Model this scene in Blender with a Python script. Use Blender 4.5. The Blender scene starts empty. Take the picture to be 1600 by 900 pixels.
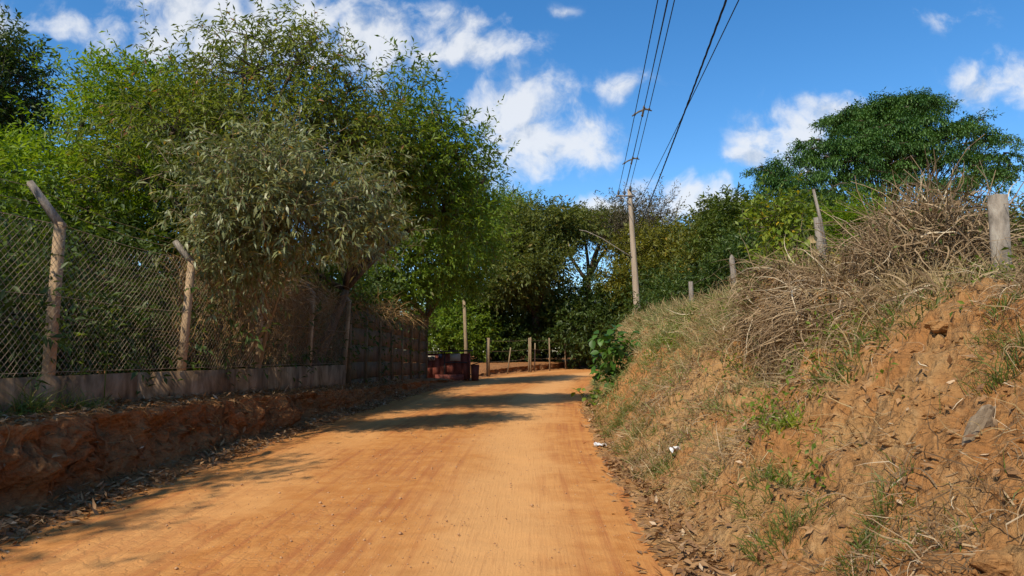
import bpy, math, random
import numpy as np

random.seed(11)
rng = np.random.default_rng(11)
C = bpy.context.scene.collection
scene = bpy.context.scene
R = math.radians

# ------------------------------------------------------------------ camera
CAM_Z, F_PX, PITCH = 1.6, 1100.0, R(5.1)
cam_d = bpy.data.cameras.new('camera')
cam_d.sensor_width = 36.0
cam_d.lens = F_PX / 1600.0 * 36.0
cam_d.clip_start, cam_d.clip_end = 0.05, 3000.0
cam = bpy.data.objects.new('camera', cam_d)
C.objects.link(cam)
cam.location = (0, 0, CAM_Z)
cam.rotation_euler = (R(90) + PITCH, 0, 0)
scene.camera = cam
SP, CP = math.sin(PITCH), math.cos(PITCH)


def gxz(px, py):
    """direction of a photograph pixel as (X/Y, Z/Y)"""
    v = (450.0 - py) / F_PX
    dy = CP - v * SP
    return (px - 800.0) / F_PX / dy, (SP + v * CP) / dy


def at(px, py, Y):
    a, b = gxz(px, py)
    return np.array((a * Y, Y, CAM_Z + b * Y))


# ------------------------------------------------------------------ node helper
class NT:
    def __init__(s, tree):
        s.t = tree
        tree.nodes.clear()

    def n(s, typ, ins=None, **props):
        nd = s.t.nodes.new(typ)
        for k, v in props.items():
            setattr(nd, k, v)
        for k, v in (ins or {}).items():
            sock = nd.inputs[k]
            if isinstance(v, bpy.types.NodeSocket):
                s.t.links.new(v, sock)
            else:
                sock.default_value = v
        return nd

    def m(s, op, a, b=0.0, c=0.0, clamp=False):
        return s.n('ShaderNodeMath', {0: a, 1: b, 2: c}, operation=op, use_clamp=clamp).outputs[0]

    def mix(s, f, a, b, mode='MIX'):
        nd = s.n('ShaderNodeMix', data_type='RGBA', blend_type=mode)
        for k, v in ((0, f), (6, a), (7, b)):
            if isinstance(v, bpy.types.NodeSocket):
                s.t.links.new(v, nd.inputs[k])
            else:
                nd.inputs[k].default_value = v if k == 0 else ((*v, 1) if len(v) == 3 else v)
        return nd.outputs[2]

    def ss(s, x, lo, hi):
        return s.n('ShaderNodeMapRange', {0: x, 1: lo, 2: hi, 3: 0.0, 4: 1.0}, interpolation_type='SMOOTHSTEP').outputs[0]

    def noise(s, vec, scale, detail=4, rough=0.55, dist=0.0):
        return s.n('ShaderNodeTexNoise', {'Vector': vec, 'Scale': scale, 'Detail': detail, 'Roughness': rough, 'Distortion': dist}).outputs[0]


# ------------------------------------------------------------------ sky, sun, exposure
SUN_EL = R(45)
SUN_AZ = math.atan2(-0.54, -0.84)          # towards the sun: behind the camera, to the left
sun_dir = np.array((math.sin(SUN_AZ) * math.cos(SUN_EL), math.cos(SUN_AZ) * math.cos(SUN_EL), math.sin(SUN_EL)))
world = bpy.data.worlds.new('World')
scene.world = world
world.use_nodes = True
W = NT(world.node_tree)
sky = W.n('ShaderNodeTexSky', sky_type='NISHITA', sun_disc=False, sun_elevation=SUN_EL, sun_rotation=SUN_AZ % (2 * math.pi),
          altitude=600.0, air_density=1.0, dust_density=0.3, ozone_density=2.8)
skyc = W.n('ShaderNodeHueSaturation', {'Saturation': 1.30, 'Value': 0.90, 'Color': sky.outputs[0]}).outputs[0]
gen = W.n('ShaderNodeTexCoord').outputs['Generated']
sx = W.n('ShaderNodeSeparateXYZ', {0: gen})
dy = W.m('MAXIMUM', sx.outputs[1], 0.05)
gx, gz = W.m('DIVIDE', sx.outputs[0], dy), W.m('DIVIDE', sx.outputs[2], dy)
gv = W.n('ShaderNodeCombineXYZ', {0: gx, 1: gz, 2: 0.0}).outputs[0]
warp = W.n('ShaderNodeTexNoise', {'Vector': gv, 'Scale': 9.0, 'Detail': 3.0}).outputs[1]
wv = W.n('ShaderNodeVectorMath', {0: warp, 1: (0.5, 0.5, 0.5)}, operation='SUBTRACT').outputs[0]
wv = W.n('ShaderNodeVectorMath', {0: wv, 3: 0.07}, operation='SCALE').outputs[0]
gw = W.n('ShaderNodeVectorMath', {0: gv, 1: wv}, operation='ADD').outputs[0]
CLOUDS = [  # pixel centre, pixel radii, density
    (810, 165, 70, 45, 1.0), (850, 215, 90, 45, 1.0), (780, 250, 55, 40, 0.75), (915, 185, 40, 20, 0.7),
    (590, 60, 75, 55, 1.0), (690, 80, 120, 30, 0.9), (740, 40, 60, 30, 0.6), (640, 25, 60, 25, .6),
    (330, 40, 150, 60, 1.0), (440, 15, 110, 45, 1.0), (230, 5, 90, 30, .8), (480, 100, 120, 40, .7),
    (70, 40, 75, 25, 0.85), (160, 70, 60, 25, .5), (1240, 215, 70, 45, 0.9), (1190, 255, 50, 22, 0.8), (1310, 175, 60, 25, 0.9),
    (1060, 318, 78, 36, 1.0), (950, 328, 55, 22, .9), (1130, 335, 60, 30, .9), (1010, 345, 60, 20, .9), (1000, 300, 30, 12, .3), (970, 132, 50, 22, 0.62), (1560, 135, 70, 38, 0.75), (1500, 30, 55, 28, 0.5),
    (1430, 15, 35, 22, 0.4), (880, 12, 30, 14, .35), (860, 315, 60, 14, 0.4), (770, 300, 50, 30, .5), (1260, 160, 30, 10, .35), (1350, 240, 60, 40, .6)]


def cloud_density(vec):
    s_ = W.n('ShaderNodeSeparateXYZ', {0: vec})
    tot = None
    for (px, py, rx, ry, st) in CLOUDS:
        cx, cz = gxz(px, py)
        a = W.m('MULTIPLY', W.m('SUBTRACT', s_.outputs[0], cx), F_PX / (rx * 2.1))
        b = W.m('MULTIPLY', W.m('SUBTRACT', s_.outputs[1], cz), F_PX / (ry * 2.1))
        d = W.m('SQRT', W.m('ADD', W.m('MULTIPLY', a, a), W.m('MULTIPLY', b, b)))
        e = W.m('MULTIPLY', W.m('SUBTRACT', 1.0, d, clamp=True), st)
        tot = e if tot is None else W.m('MAXIMUM', tot, e)
    return tot


blob = cloud_density(gw)
n1 = W.noise(gw, 11.0, 9, 0.6)
n2 = W.noise(W.n('ShaderNodeVectorMath', {0: gw, 1: (-0.018, 0.022, 0.0)}, operation='ADD').outputs[0], 11.0, 6, 0.58)
front = W.ss(sx.outputs[1], 0.1, 0.3)
dens = W.m('ADD', blob, W.m('MULTIPLY', W.m('SUBTRACT', n1, 0.56), 2.1))
alpha = W.m('MULTIPLY', W.m('MULTIPLY', W.ss(dens, 0.08, 0.68), W.ss(blob, 0.05, 0.4)), front)
hz = W.m('ADD', W.m('ABSOLUTE', sx.outputs[2]), 0.15)
rv = W.n('ShaderNodeVectorMath', {0: gen, 1: W.n('ShaderNodeCombineXYZ', {0: hz, 1: hz, 2: hz}).outputs[0]}, operation='DIVIDE').outputs[0]
rear = W.m('MULTIPLY', W.ss(W.noise(rv, 1.7, 7, .58), 0.52, 0.68), W.m('SUBTRACT', 1.0, front))
alpha = W.m('MULTIPLY', W.m('MAXIMUM', alpha, rear), W.ss(sx.outputs[2], -0.02, 0.06))
shade = W.ss(W.m('ADD', W.m('SUBTRACT', n1, n2), W.m('MULTIPLY', blob, 0.12)), -0.10, 0.12)
cloudc = W.mix(shade, (2.8, 3.15, 3.7), (4.45, 4.55, 4.7))
col = W.mix(W.m('MULTIPLY', alpha, 0.86), skyc, cloudc)
bg = W.n('ShaderNodeBackground', {'Color': col, 'Strength': 0.15})
W.t.links.new(bg.outputs[0], W.n('ShaderNodeOutputWorld').inputs[0])

sun_d = bpy.data.lights.new('sun', 'SUN')
sun_d.energy = 3.9
sun_d.angle = R(0.8)
sun_d.color = (1.0, 0.90, 0.74)
sun = bpy.data.objects.new('sun', sun_d)
C.objects.link(sun)
from mathutils import Vector
sun.rotation_euler = Vector(tuple(sun_dir)).to_track_quat('Z', 'Y').to_euler()
sun.location = (-20, -20, 40)
scene.view_settings.view_transform = 'Standard'
scene.view_settings.look = 'None'
scene.view_settings.exposure = 0.42
scene.view_settings.gamma = 1.0
scene.render.engine = 'CYCLES'
scene.cycles.max_bounces = 6
scene.cycles.diffuse_bounces = 3
scene.cycles.transmission_bounces = 3
scene.cycles.transparent_max_bounces = 4


# ------------------------------------------------------------------ materials
def new_mat(name):
    m = bpy.data.materials.new(name)
    m.use_nodes = True
    return m, NT(m.node_tree)


def finish(N, bsdf_out):
    N.t.links.new(bsdf_out, N.n('ShaderNodeOutputMaterial').inputs[0])


def leaf_mat(name, ca, cb, cc=None, trans=0.35, rough=0.5, spec=0.35):
    """ca..cb by the leaf's own tone; cc for the few leaves that have turned"""
    m, N = new_mat(name)
    tone = N.n('ShaderNodeAttribute', attribute_name='tone').outputs[2]
    c = N.mix(tone, ca, cb)
    if cc:
        c = N.mix(N.ss(tone, 0.93, 0.96), c, cc)
    p = N.n('ShaderNodeBsdfPrincipled', {'Base Color': c, 'Roughness': rough, 'Specular IOR Level': spec})
    tr = N.n('ShaderNodeBsdfTranslucent', {'Color': N.mix(1.0, c, (1.25, 1.2, 0.55), 'MULTIPLY')})
    mx = N.n('ShaderNodeMixShader', {0: trans, 1: p.outputs[0], 2: tr.outputs[0]})
    finish(N, mx.outputs[0])
    return m


def rough_mat(name, stops, scale=6.0, bump=0.3, rough=0.9, detail=8, stretch=(1, 1, 1), fine=None, bdist=0.02, spec=0.2):
    """base colour from noise between colour stops [(pos, rgb)...], with a fine bump"""
    m, N = new_mat(name)
    pos = N.n('ShaderNodeTexCoord').outputs['Object']
    v = N.n('ShaderNodeMapping', {'Vector': pos, 'Scale': stretch}).outputs[0]
    a = N.noise(v, scale, detail, 0.62, 0.3)
    ramp = N.n('ShaderNodeValToRGB', {0: a})
    el = ramp.color_ramp.elements
    el[0].position, el[0].color = stops[0][0], (*stops[0][1], 1)
    el[1].position, el[1].color = stops[-1][0], (*stops[-1][1], 1)
    for ps, cl in stops[1:-1]:
        e = el.new(ps)
        e.color = (*cl, 1)
    b = N.noise(v, fine or scale * 6, 6, 0.65)
    bm_ = N.n('ShaderNodeBump', {'Strength': bump, 'Distance': bdist, 'Height': N.m('ADD', a, N.m('MULTIPLY', b, 0.6))})
    p = N.n('ShaderNodeBsdfPrincipled', {'Base Color': ramp.outputs[0], 'Roughness': rough, 'Specular IOR Level': spec, 'Normal': bm_.outputs[0]})
    finish(N, p.outputs[0])
    return m


def road_mat():
    m, N = new_mat('packed_laterite_dirt')
    su = N.n('ShaderNodeAttribute', attribute_name='su').outputs[1]
    s_ = N.n('ShaderNodeSeparateXYZ', {0: su})
    u, s = s_.outputs[0], s_.outputs[1]               # u 0..1 across from the left, s metres along
    pos = N.n('ShaderNodeNewGeometry').outputs['Position']
    um = N.m('MULTIPLY', u, 5.3)
    st = N.n('ShaderNodeCombineXYZ', {0: N.m('MULTIPLY', um, 9.0), 1: N.m('MULTIPLY', s, 0.16), 2: 0.0}).outputs[0]
    streak = N.noise(st, 1.0, 6, 0.6)
    st2 = N.n('ShaderNodeCombineXYZ', {0: N.m('MULTIPLY', um, 45.0), 1: N.m('MULTIPLY', s, 1.3), 2: 0.0}).outputs[0]
    fine_streak = N.noise(st2, 1.0, 4, 0.6)
    big = N.noise(pos, 0.55, 6, 0.6, 0.5)
    mid = N.noise(pos, 3.2, 8, 0.65, 0.4)
    grit = N.noise(pos, 70.0, 5, 0.7)
    wob = N.m('ADD', u, N.m('MULTIPLY', N.m('SUBTRACT', big, 0.5), 0.28))
    # smooth run-over tracks: one right of the middle and one by the left
    tr1 = N.m('SUBTRACT', 1.0, N.ss(N.m('ABSOLUTE', N.m('SUBTRACT', wob, 0.76)), 0.03, 0.2))
    tr2 = N.m('SUBTRACT', 1.0, N.ss(N.m('ABSOLUTE', N.m('SUBTRACT', wob, 0.20)), 0.03, 0.14))
    track = N.m('MAXIMUM', tr1, N.m('MULTIPLY', tr2, 0.6))
    c = N.mix(N.ss(mid, 0.3, 0.7), (0.46, 0.178, 0.042), (0.585, 0.268, 0.078))
    c = N.mix(N.m('MULTIPLY', track, 0.8), c, (0.66, 0.345, 0.125))
    red = N.m('MULTIPLY', N.m('MULTIPLY', N.ss(N.m('ADD', streak, N.m('MULTIPLY', N.m('SUBTRACT', big, 0.5), 0.7)), 0.45, 0.72), N.m('SUBTRACT', 1.0, track)), 0.7)
    c = N.mix(red, c, (0.36, 0.118, 0.038))
    c = N.mix(N.m('MULTIPLY', N.ss(fine_streak, 0.5, 0.75), 0.35), c, (0.36, 0.145, 0.048))
    c = N.mix(N.m('MULTIPLY', N.ss(grit, 0.56, 0.72), 0.6), c, (0.26, 0.11, 0.05))
    c = N.mix(N.m('MULTIPLY', N.ss(grit, 0.42, 0.26), 0.55), c, (0.62, 0.36, 0.17))
    # baked, crazed mud on the left half of the near road
    wv_ = N.n('ShaderNodeVectorMath', {0: pos, 1: N.n('ShaderNodeCombineXYZ', {0: N.m('MULTIPLY', mid, 0.18), 1: N.m('MULTIPLY', mid, 0.18), 2: 0.0}).outputs[0]}, operation='ADD').outputs[0]
    vor = N.n('ShaderNodeTexVoronoi', {'Vector': wv_, 'Scale': 8.5, 'Randomness': 1.0}, feature='DISTANCE_TO_EDGE').outputs['Distance']
    cm = N.m('MULTIPLY', N.m('SUBTRACT', 1.0, N.ss(wob, 0.42, 0.66)), N.ss(big, 0.38, 0.55))
    crack = N.m('MULTIPLY', N.m('SUBTRACT', 1.0, N.ss(vor, 0.0, 0.16)), cm)
    c = N.mix(N.m('MULTIPLY', crack, 0.10), c, (0.28, 0.10, 0.038))
    h = N.m('ADD', N.m('MULTIPLY', mid, 0.55), N.m('ADD', N.m('MULTIPLY', grit, 0.22), N.m('MULTIPLY', fine_streak, 0.25)))
    h = N.m('SUBTRACT', h, N.m('MULTIPLY', crack, 0.14))
    b = N.n('ShaderNodeBump', {'Strength': 0.8, 'Distance': 0.035, 'Height': h})
    p = N.n('ShaderNodeBsdfPrincipled', {'Base Color': c, 'Roughness': 0.93, 'Specular IOR Level': 0.15, 'Normal': b.outputs[0]})
    finish(N, p.outputs[0])
    return m


def soil_mat(name, ca, cb, cc, cd, bump=0.7):
    """earth cut: two soil colours, dark humus blotches, pale dusty streaks"""
    m, N = new_mat(name)
    pos = N.n('ShaderNodeNewGeometry').outputs['Position']
    big = N.noise(pos, 0.8, 5, 0.6, 0.6)
    mid = N.noise(pos, 4.5, 8, 0.66, 0.5)
    fin = N.noise(pos, 28.0, 7, 0.7, 0.3)
    v = N.n('ShaderNodeMapping', {'Vector': pos, 'Scale': (6.0, 2.0, 14.0)}).outputs[0]
    lay = N.noise(v, 1.0, 6, 0.65, 1.2)
    c = N.mix(N.ss(big, 0.38, 0.62), ca, cb)
    c = N.mix(N.m('MULTIPLY', N.ss(mid, 0.5, 0.72), 0.6), c, cd)
    c = N.mix(N.m('MULTIPLY', N.ss(lay, 0.50, 0.70), 0.55), c, cc)
    c = N.mix(N.m('MULTIPLY', N.ss(fin, 0.56, 0.72), 0.6), c, cc)
    vo = N.n('ShaderNodeTexVoronoi', {'Vector': pos, 'Scale': 14.0}, feature='F1').outputs['Distance']
    h = N.m('ADD', N.m('ADD', N.m('MULTIPLY', mid, 1.0), N.m('MULTIPLY', fin, 0.45)), N.m('ADD', N.m('MULTIPLY', lay, 0.5), N.m('MULTIPLY', vo, 0.5)))
    b = N.n('ShaderNodeBump', {'Strength': bump, 'Distance': 0.085, 'Height': h})
    p = N.n('ShaderNodeBsdfPrincipled', {'Base Color': c, 'Roughness': 0.95, 'Specular IOR Level': 0.1, 'Normal': b.outputs[0]})
    finish(N, p.outputs[0])
    return m


M = {
    'road': road_mat(),
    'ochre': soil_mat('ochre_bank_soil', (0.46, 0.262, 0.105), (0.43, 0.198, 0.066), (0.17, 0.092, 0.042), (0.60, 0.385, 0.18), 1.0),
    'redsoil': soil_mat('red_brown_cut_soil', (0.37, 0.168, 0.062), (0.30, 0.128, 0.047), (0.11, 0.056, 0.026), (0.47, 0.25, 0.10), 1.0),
    'ground': rough_mat('ground_soil', [(0.3, (0.16, 0.09, 0.04)), (0.7, (0.10, 0.11, 0.03))], 0.6, 0.3),
    'bright': leaf_mat('bright_leaf', (0.110, 0.190, 0.010), (0.250, 0.350, 0.022), (0.24, 0.25, 0.03), 0.5),
    'mid': leaf_mat('mid_leaf', (0.090, 0.155, 0.014), (0.205, 0.285, 0.026), (0.16, 0.15, 0.04), 0.48),
    'olive': leaf_mat('olive_long_leaf', (0.115, 0.140, 0.050), (0.300, 0.310, 0.130), (0.42, 0.27, 0.06), 0.3, 0.42, 0.45),
    'drytip': leaf_mat('brown_tinged_leaf', (0.105, 0.145, 0.016), (0.230, 0.265, 0.036), (0.30, 0.14, 0.06), 0.42),
    'dark': leaf_mat('dark_leaf', (0.036, 0.066, 0.013), (0.095, 0.135, 0.024), None, 0.38),
    'deep': leaf_mat('deep_green_leaf', (0.040, 0.075, 0.014), (0.105, 0.155, 0.024), None, 0.3, 0.45),
    'warmdeep': leaf_mat('warm_green_leaf', (0.050, 0.080, 0.012), (0.135, 0.175, 0.024), None, 0.36, 0.45),
    'fern': leaf_mat('umbrella_tree_leaf', (0.026, 0.080, 0.016), (0.105, 0.200, 0.036), None, 0.22, 0.5),
    'bgolive': leaf_mat('far_olive_leaf', (0.075, 0.098, 0.019), (0.185, 0.200, 0.040), (0.26, 0.19, 0.05), 0.4),
    'gold': leaf_mat('golden_leaf', (0.100, 0.110, 0.014), (0.240, 0.220, 0.026), (0.30, 0.19, 0.02), 0.38),
    'greybrown': leaf_mat('grey_brown_leaf', (0.10, 0.085, 0.05), (0.17, 0.14, 0.08), None, 0.3),
    'glossy': leaf_mat('glossy_bush_leaf', (0.040, 0.105, 0.014), (0.095, 0.200, 0.022), None, 0.35, 0.48, 0.4),
    'lime': leaf_mat('lime_leaf', (0.13, 0.20, 0.015), (0.25, 0.29, 0.03), (0.45, 0.32, 0.02), 0.4),
    'yellow': leaf_mat('yellow_flower', (0.55, 0.34, 0.02), (0.65, 0.45, 0.03), None, 0.25),
    'straw': leaf_mat('straw_grass', (0.25, 0.17, 0.075), (0.47, 0.35, 0.17), (0.56, 0.45, 0.25), 0.22, 0.6, 0.2),
    'rootbrown': leaf_mat('dry_stem', (0.11, 0.065, 0.032), (0.42, 0.30, 0.17), (0.56, 0.46, 0.31), 0.1, 0.7, 0.15),
    'vine': leaf_mat('dry_vine', (0.16, 0.085, 0.03), (0.33, 0.20, 0.08), None, 0.1, 0.7, 0.15),
    'grass': leaf_mat('green_grass', (0.070, 0.115, 0.016), (0.150, 0.190, 0.035), (0.35, 0.27, 0.10), 0.35, 0.5),
    'sage': leaf_mat('sage_grass', (0.12, 0.145, 0.038), (0.27, 0.28, 0.095), (0.42, 0.34, 0.17), 0.3, 0.55),
    'litter': leaf_mat('fallen_leaf', (0.14, 0.065, 0.025), (0.40, 0.23, 0.10), (0.50, 0.36, 0.22), 0.08, 0.6, 0.3),
    'bark': rough_mat('bark', [(0.3, (0.05, 0.037, 0.025)), (0.7, (0.16, 0.12, 0.085))], 5, 0.8, 0.95, stretch=(3, 3, 0.6)),
    'palebark': rough_mat('pale_bark', [(0.3, (0.16, 0.11, 0.06)), (0.7, (0.33, 0.24, 0.14))], 5, 0.8, 0.95, stretch=(3, 3, 0.6)),
    'concrete': rough_mat('weathered_concrete', [(0.25, (0.10, 0.065, 0.04)), (0.5, (0.27, 0.20, 0.13)), (0.75, (0.37, 0.29, 0.21))], 3.2, 0.35, 0.9),
    'post': rough_mat('dusty_concrete_post', [(0.3, (0.13, 0.085, 0.05)), (0.5, (0.33, 0.225, 0.13)), (0.7, (0.44, 0.32, 0.20))], 4.5, 0.5, 0.9, stretch=(1, 1, 0.5)),
    'stainedwall': rough_mat('stained_wall', [(0.3, (0.07, 0.042, 0.022)), (0.5, (0.22, 0.138, 0.072)), (0.68, (0.37, 0.255, 0.15))], 3.4, 0.5, 0.95, stretch=(1, 1, 0.45)),
    'greypost': rough_mat('grey_concrete_post', [(0.3, (0.09, 0.075, 0.055)), (0.5, (0.24, 0.20, 0.155)), (0.7, (0.36, 0.32, 0.25))], 9, 0.6, 0.9, stretch=(1, 1, 0.5)),
    'greywood': rough_mat('grey_weathered_wood', [(0.3, (0.12, 0.10, 0.08)), (0.7, (0.36, 0.31, 0.25))], 5, 0.9, 0.9, stretch=(6, 6, 0.5)),
    'polewood': rough_mat('sun_bleached_pole', [(0.25, (0.26, 0.19, 0.13)), (0.7, (0.45, 0.36, 0.26))], 3, 0.5, 0.9, stretch=(4, 4, 0.3)),
    'slab': rough_mat('stained_concrete_slab', [(0.25, (0.05, 0.035, 0.02)), (0.55, (0.14, 0.095, 0.05)), (0.8, (0.21, 0.15, 0.09))], 2.4, 0.4, 0.95, stretch=(1, 1, 0.5)),
    'redmetal': rough_mat('rusty_red_metal', [(0.3, (0.06, 0.028, 0.018)), (0.5, (0.17, 0.045, 0.030)), (0.75, (0.24, 0.085, 0.06))], 3.0, 0.2, 0.7, stretch=(1, 1, 0.5)),
    'darkmetal': rough_mat('dark_sheet_metal', [(0.3, (0.02, 0.018, 0.018)), (0.7, (0.06, 0.045, 0.04))], 4.0, 0.2, 0.7),
    'palepaint': rough_mat('faded_pale_board', [(0.3, (0.30, 0.25, 0.19)), (0.7, (0.42, 0.38, 0.32))], 5.0, 0.2, 0.8),
    'bluepaint': rough_mat('dull_blue_plate', [(0.3, (0.02, 0.03, 0.06)), (0.7, (0.04, 0.06, 0.12))], 5.0, 0.2, 0.7),
    'wire': rough_mat('rusty_galvanised_wire', [(0.3, (0.18, 0.125, 0.08)), (0.7, (0.38, 0.29, 0.19))], 5.0, 0.1, 0.6),
    'cable': rough_mat('black_cable', [(0.3, (0.012, 0.012, 0.014)), (0.7, (0.03, 0.03, 0.033))], 5.0, 0.1, 0.6),
    'galv': rough_mat('galvanised_steel', [(0.3, (0.35, 0.35, 0.34)), (0.7, (0.5, 0.5, 0.48))], 5.0, 0.1, 0.5),
    'porcelain': rough_mat('dark_insulator', [(0.3, (0.05, 0.045, 0.04)), (0.7, (0.12, 0.11, 0.10))], 5.0, 0.1, 0.35),
    'spacer': rough_mat('brown_polymer', [(0.3, (0.09, 0.075, 0.055)), (0.7, (0.16, 0.135, 0.10))], 5.0, 0.1, 0.5),
    'white': rough_mat('crumpled_white_paper', [(0.3, (0.55, 0.53, 0.5)), (0.7, (0.78, 0.77, 0.75))], 9.0, 0.4, 0.8),
    'stick': rough_mat('dry_stick', [(0.3, (0.12, 0.07, 0.04)), (0.7, (0.26, 0.17, 0.10))], 6.0, 0.4, 0.9),
    'lump': rough_mat('grey_mortar', [(0.3, (0.15, 0.105, 0.065)), (0.7, (0.30, 0.235, 0.16))], 7.0, 0.9, 0.95),
    'pebble': rough_mat('laterite_pebble', [(0.3, (0.28, 0.13, 0.06)), (0.7, (0.55, 0.33, 0.17))], 30.0, 0.2, 0.9),
}


# ------------------------------------------------------------------ mesh helpers
def np_mesh(name, verts, faces, mat, smooth=False, attrs=None):
    """verts (N,3); faces: list of int arrays (n,3) or (n,4)"""
    me = bpy.data.meshes.new(name)
    verts = np.asarray(verts, dtype=np.float32)
    faces = [np.asarray(f, dtype=np.int32) for f in faces if len(f)]
    me.vertices.add(len(verts))
    me.vertices.foreach_set('co', verts.ravel())
    loops = np.concatenate([f.ravel() for f in faces])
    tot = np.concatenate([np.full(len(f), f.shape[1], dtype=np.int32) for f in faces])
    start = np.concatenate([[0], np.cumsum(tot)[:-1]]).astype(np.int32)
    me.loops.add(len(loops))
    me.loops.foreach_set('vertex_index', loops)
    me.polygons.add(len(tot))
    me.polygons.foreach_set('loop_start', start)
    me.polygons.foreach_set('loop_total', tot)
    if smooth:
        me.polygons.foreach_set('use_smooth', np.ones(len(tot), dtype=bool))
    for k, a in (attrs or {}).items():
        a = np.asarray(a, dtype=np.float32)
        if a.ndim == 1:
            at_ = me.attributes.new(k, 'FLOAT', 'POINT')
            at_.data.foreach_set('value', a)
        else:
            at_ = me.attributes.new(k, 'FLOAT_VECTOR', 'POINT')
            at_.data.foreach_set('vector', a.ravel())
    me.update(calc_edges=True)
    me.materials.append(mat)
    return me


MASSED = {'crown', 'foliage', 'twigs', 'stems', 'hanging_strands', 'wire_mesh', 'blossom'}      # leaves, stems and meshes past counting, one part each


def obj(name, me, parent=None, loc=None):
    o = bpy.data.objects.new(name, me)
    C.objects.link(o)
    if parent is not None and name in MASSED:
        o['kind'] = 'stuff'
    if parent is not None:
        o.parent = parent
        if loc is None:                       # mesh given in world coordinates: bring it under the parent
            o.location = -parent.location
        else:
            o.location = loc
    elif loc is not None:
        o.location = loc
    return o


def tag(o, label=None, cat=None, group=None, kind=None):
    if label:
        o['label'] = label
    if cat:
        o['category'] = cat
    if group:
        o['group'] = group
    if kind:
        o['kind'] = kind
    return o


def thing(name, label, cat, loc, group=None):
    o = bpy.data.objects.new(name, None)
    C.objects.link(o)
    o.location = tuple(float(v) for v in loc)
    return tag(o, label, cat, group)


def nrm(v):
    return v / np.maximum(np.linalg.norm(v, axis=-1, keepdims=True), 1e-9)


class MB:
    """collects pieces of one mesh"""

    def __init__(s):
        s.v, s.f, s.n, s.tone = [], [], 0, []

    def add(s, verts, faces, tone=None):
        verts = np.asarray(verts, dtype=float).reshape(-1, 3)
        s.v.append(verts)
        s.tone.append(np.full(len(verts), 0.5) if tone is None else np.asarray(tone))
        for f in faces:
            if len(f):
                s.f.append(np.asarray(f) + s.n)
        s.n += len(verts)
        return s

    def mesh(s, name, mat, smooth=False):
        tri = [f for f in s.f if f.shape[1] == 3]
        quad = [f for f in s.f if f.shape[1] == 4]
        fs = ([np.concatenate(tri)] if tri else []) + ([np.concatenate(quad)] if quad else [])
        return np_mesh(name, np.concatenate(s.v), fs, mat, smooth, {'tone': np.concatenate(s.tone)})


def tubes(P, rad, sides=5):
    """P (N,K,3) polylines, rad (N,K) or scalar -> verts, [quads, tris]"""
    P = np.asarray(P, dtype=float)
    if P.ndim == 2:
        P = P[None]
    N_, K, _ = P.shape
    rad = np.broadcast_to(np.asarray(rad, dtype=float), (N_, K))
    T = np.empty_like(P)
    T[:, 1:-1] = P[:, 2:] - P[:, :-2]
    T[:, 0] = P[:, 1] - P[:, 0]
    T[:, -1] = P[:, -1] - P[:, -2]
    T = nrm(T)
    ref = np.where(np.abs(T[:, :1, 2:3]) > 0.8, np.array([[[1.0, 0, 0]]]), np.array([[[0, 0, 1.0]]]))
    U = nrm(np.cross(T, np.broadcast_to(ref, T.shape)))
    V = np.cross(T, U)
    a = np.arange(sides) / sides * 2 * np.pi
    ring = P[:, :, None] + rad[:, :, None, None] * (np.cos(a)[:, None] * U[:, :, None] + np.sin(a)[:, None] * V[:, :, None])
    verts = ring.reshape(-1, 3)
    idx = np.arange(N_ * K * sides).reshape(N_, K, sides)
    nx = np.roll(idx, -1, axis=2)
    q = np.stack([idx[:, :-1], nx[:, :-1], nx[:, 1:], idx[:, 1:]], -1).reshape(-1, 4)
    fs = [q]
    if sides > 3:
        base = len(verts)
        verts = np.concatenate([verts, P[:, 0], P[:, -1]])
        c0 = np.broadcast_to((base + np.arange(N_))[:, None], (N_, sides))
        c1 = np.broadcast_to((base + N_ + np.arange(N_))[:, None], (N_, sides))
        fs.append(np.concatenate([np.stack([c0, nx[:, 0], idx[:, 0]], -1).reshape(-1, 3), np.stack([c1, idx[:, -1], nx[:, -1]], -1).reshape(-1, 3)]))
    return verts, fs


def box(c, size, rot=0.0, chamfer=0.0):
    """box with centre c and full size, turned about z; its upright edges chamfered"""
    hx, hy, hz_ = np.array(size) / 2.0
    if chamfer:
        ch = chamfer
        prof = np.array([(-hx + ch, -hy), (hx - ch, -hy), (hx, -hy + ch), (hx, hy - ch), (hx - ch, hy), (-hx + ch, hy), (-hx, hy - ch), (-hx, -hy + ch)])
    else:
        prof = np.array([(-hx, -hy), (hx, -hy), (hx, hy), (-hx, hy)])
    n = len(prof)
    v = np.concatenate([np.c_[prof, np.full(n, -hz_)], np.c_[prof, np.full(n, hz_)]])
    cr, sr = math.cos(rot), math.sin(rot)
    v = v @ np.array([[cr, sr, 0], [-sr, cr, 0], [0, 0, 1]]) + np.asarray(c, dtype=float)
    i = np.arange(n)
    j = (i + 1) % n
    q = np.stack([i, j, j + n, i + n], -1)
    if n == 4:
        q = np.concatenate([q, [[3, 2, 1, 0], [4, 5, 6, 7]]])
        return v, [q]
    tris = [(0, k + 1, k) for k in range(1, n - 1)] + [(n, n + k, n + k + 1) for k in range(1, n - 1)]
    return v, [q, np.array(tris)]


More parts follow.
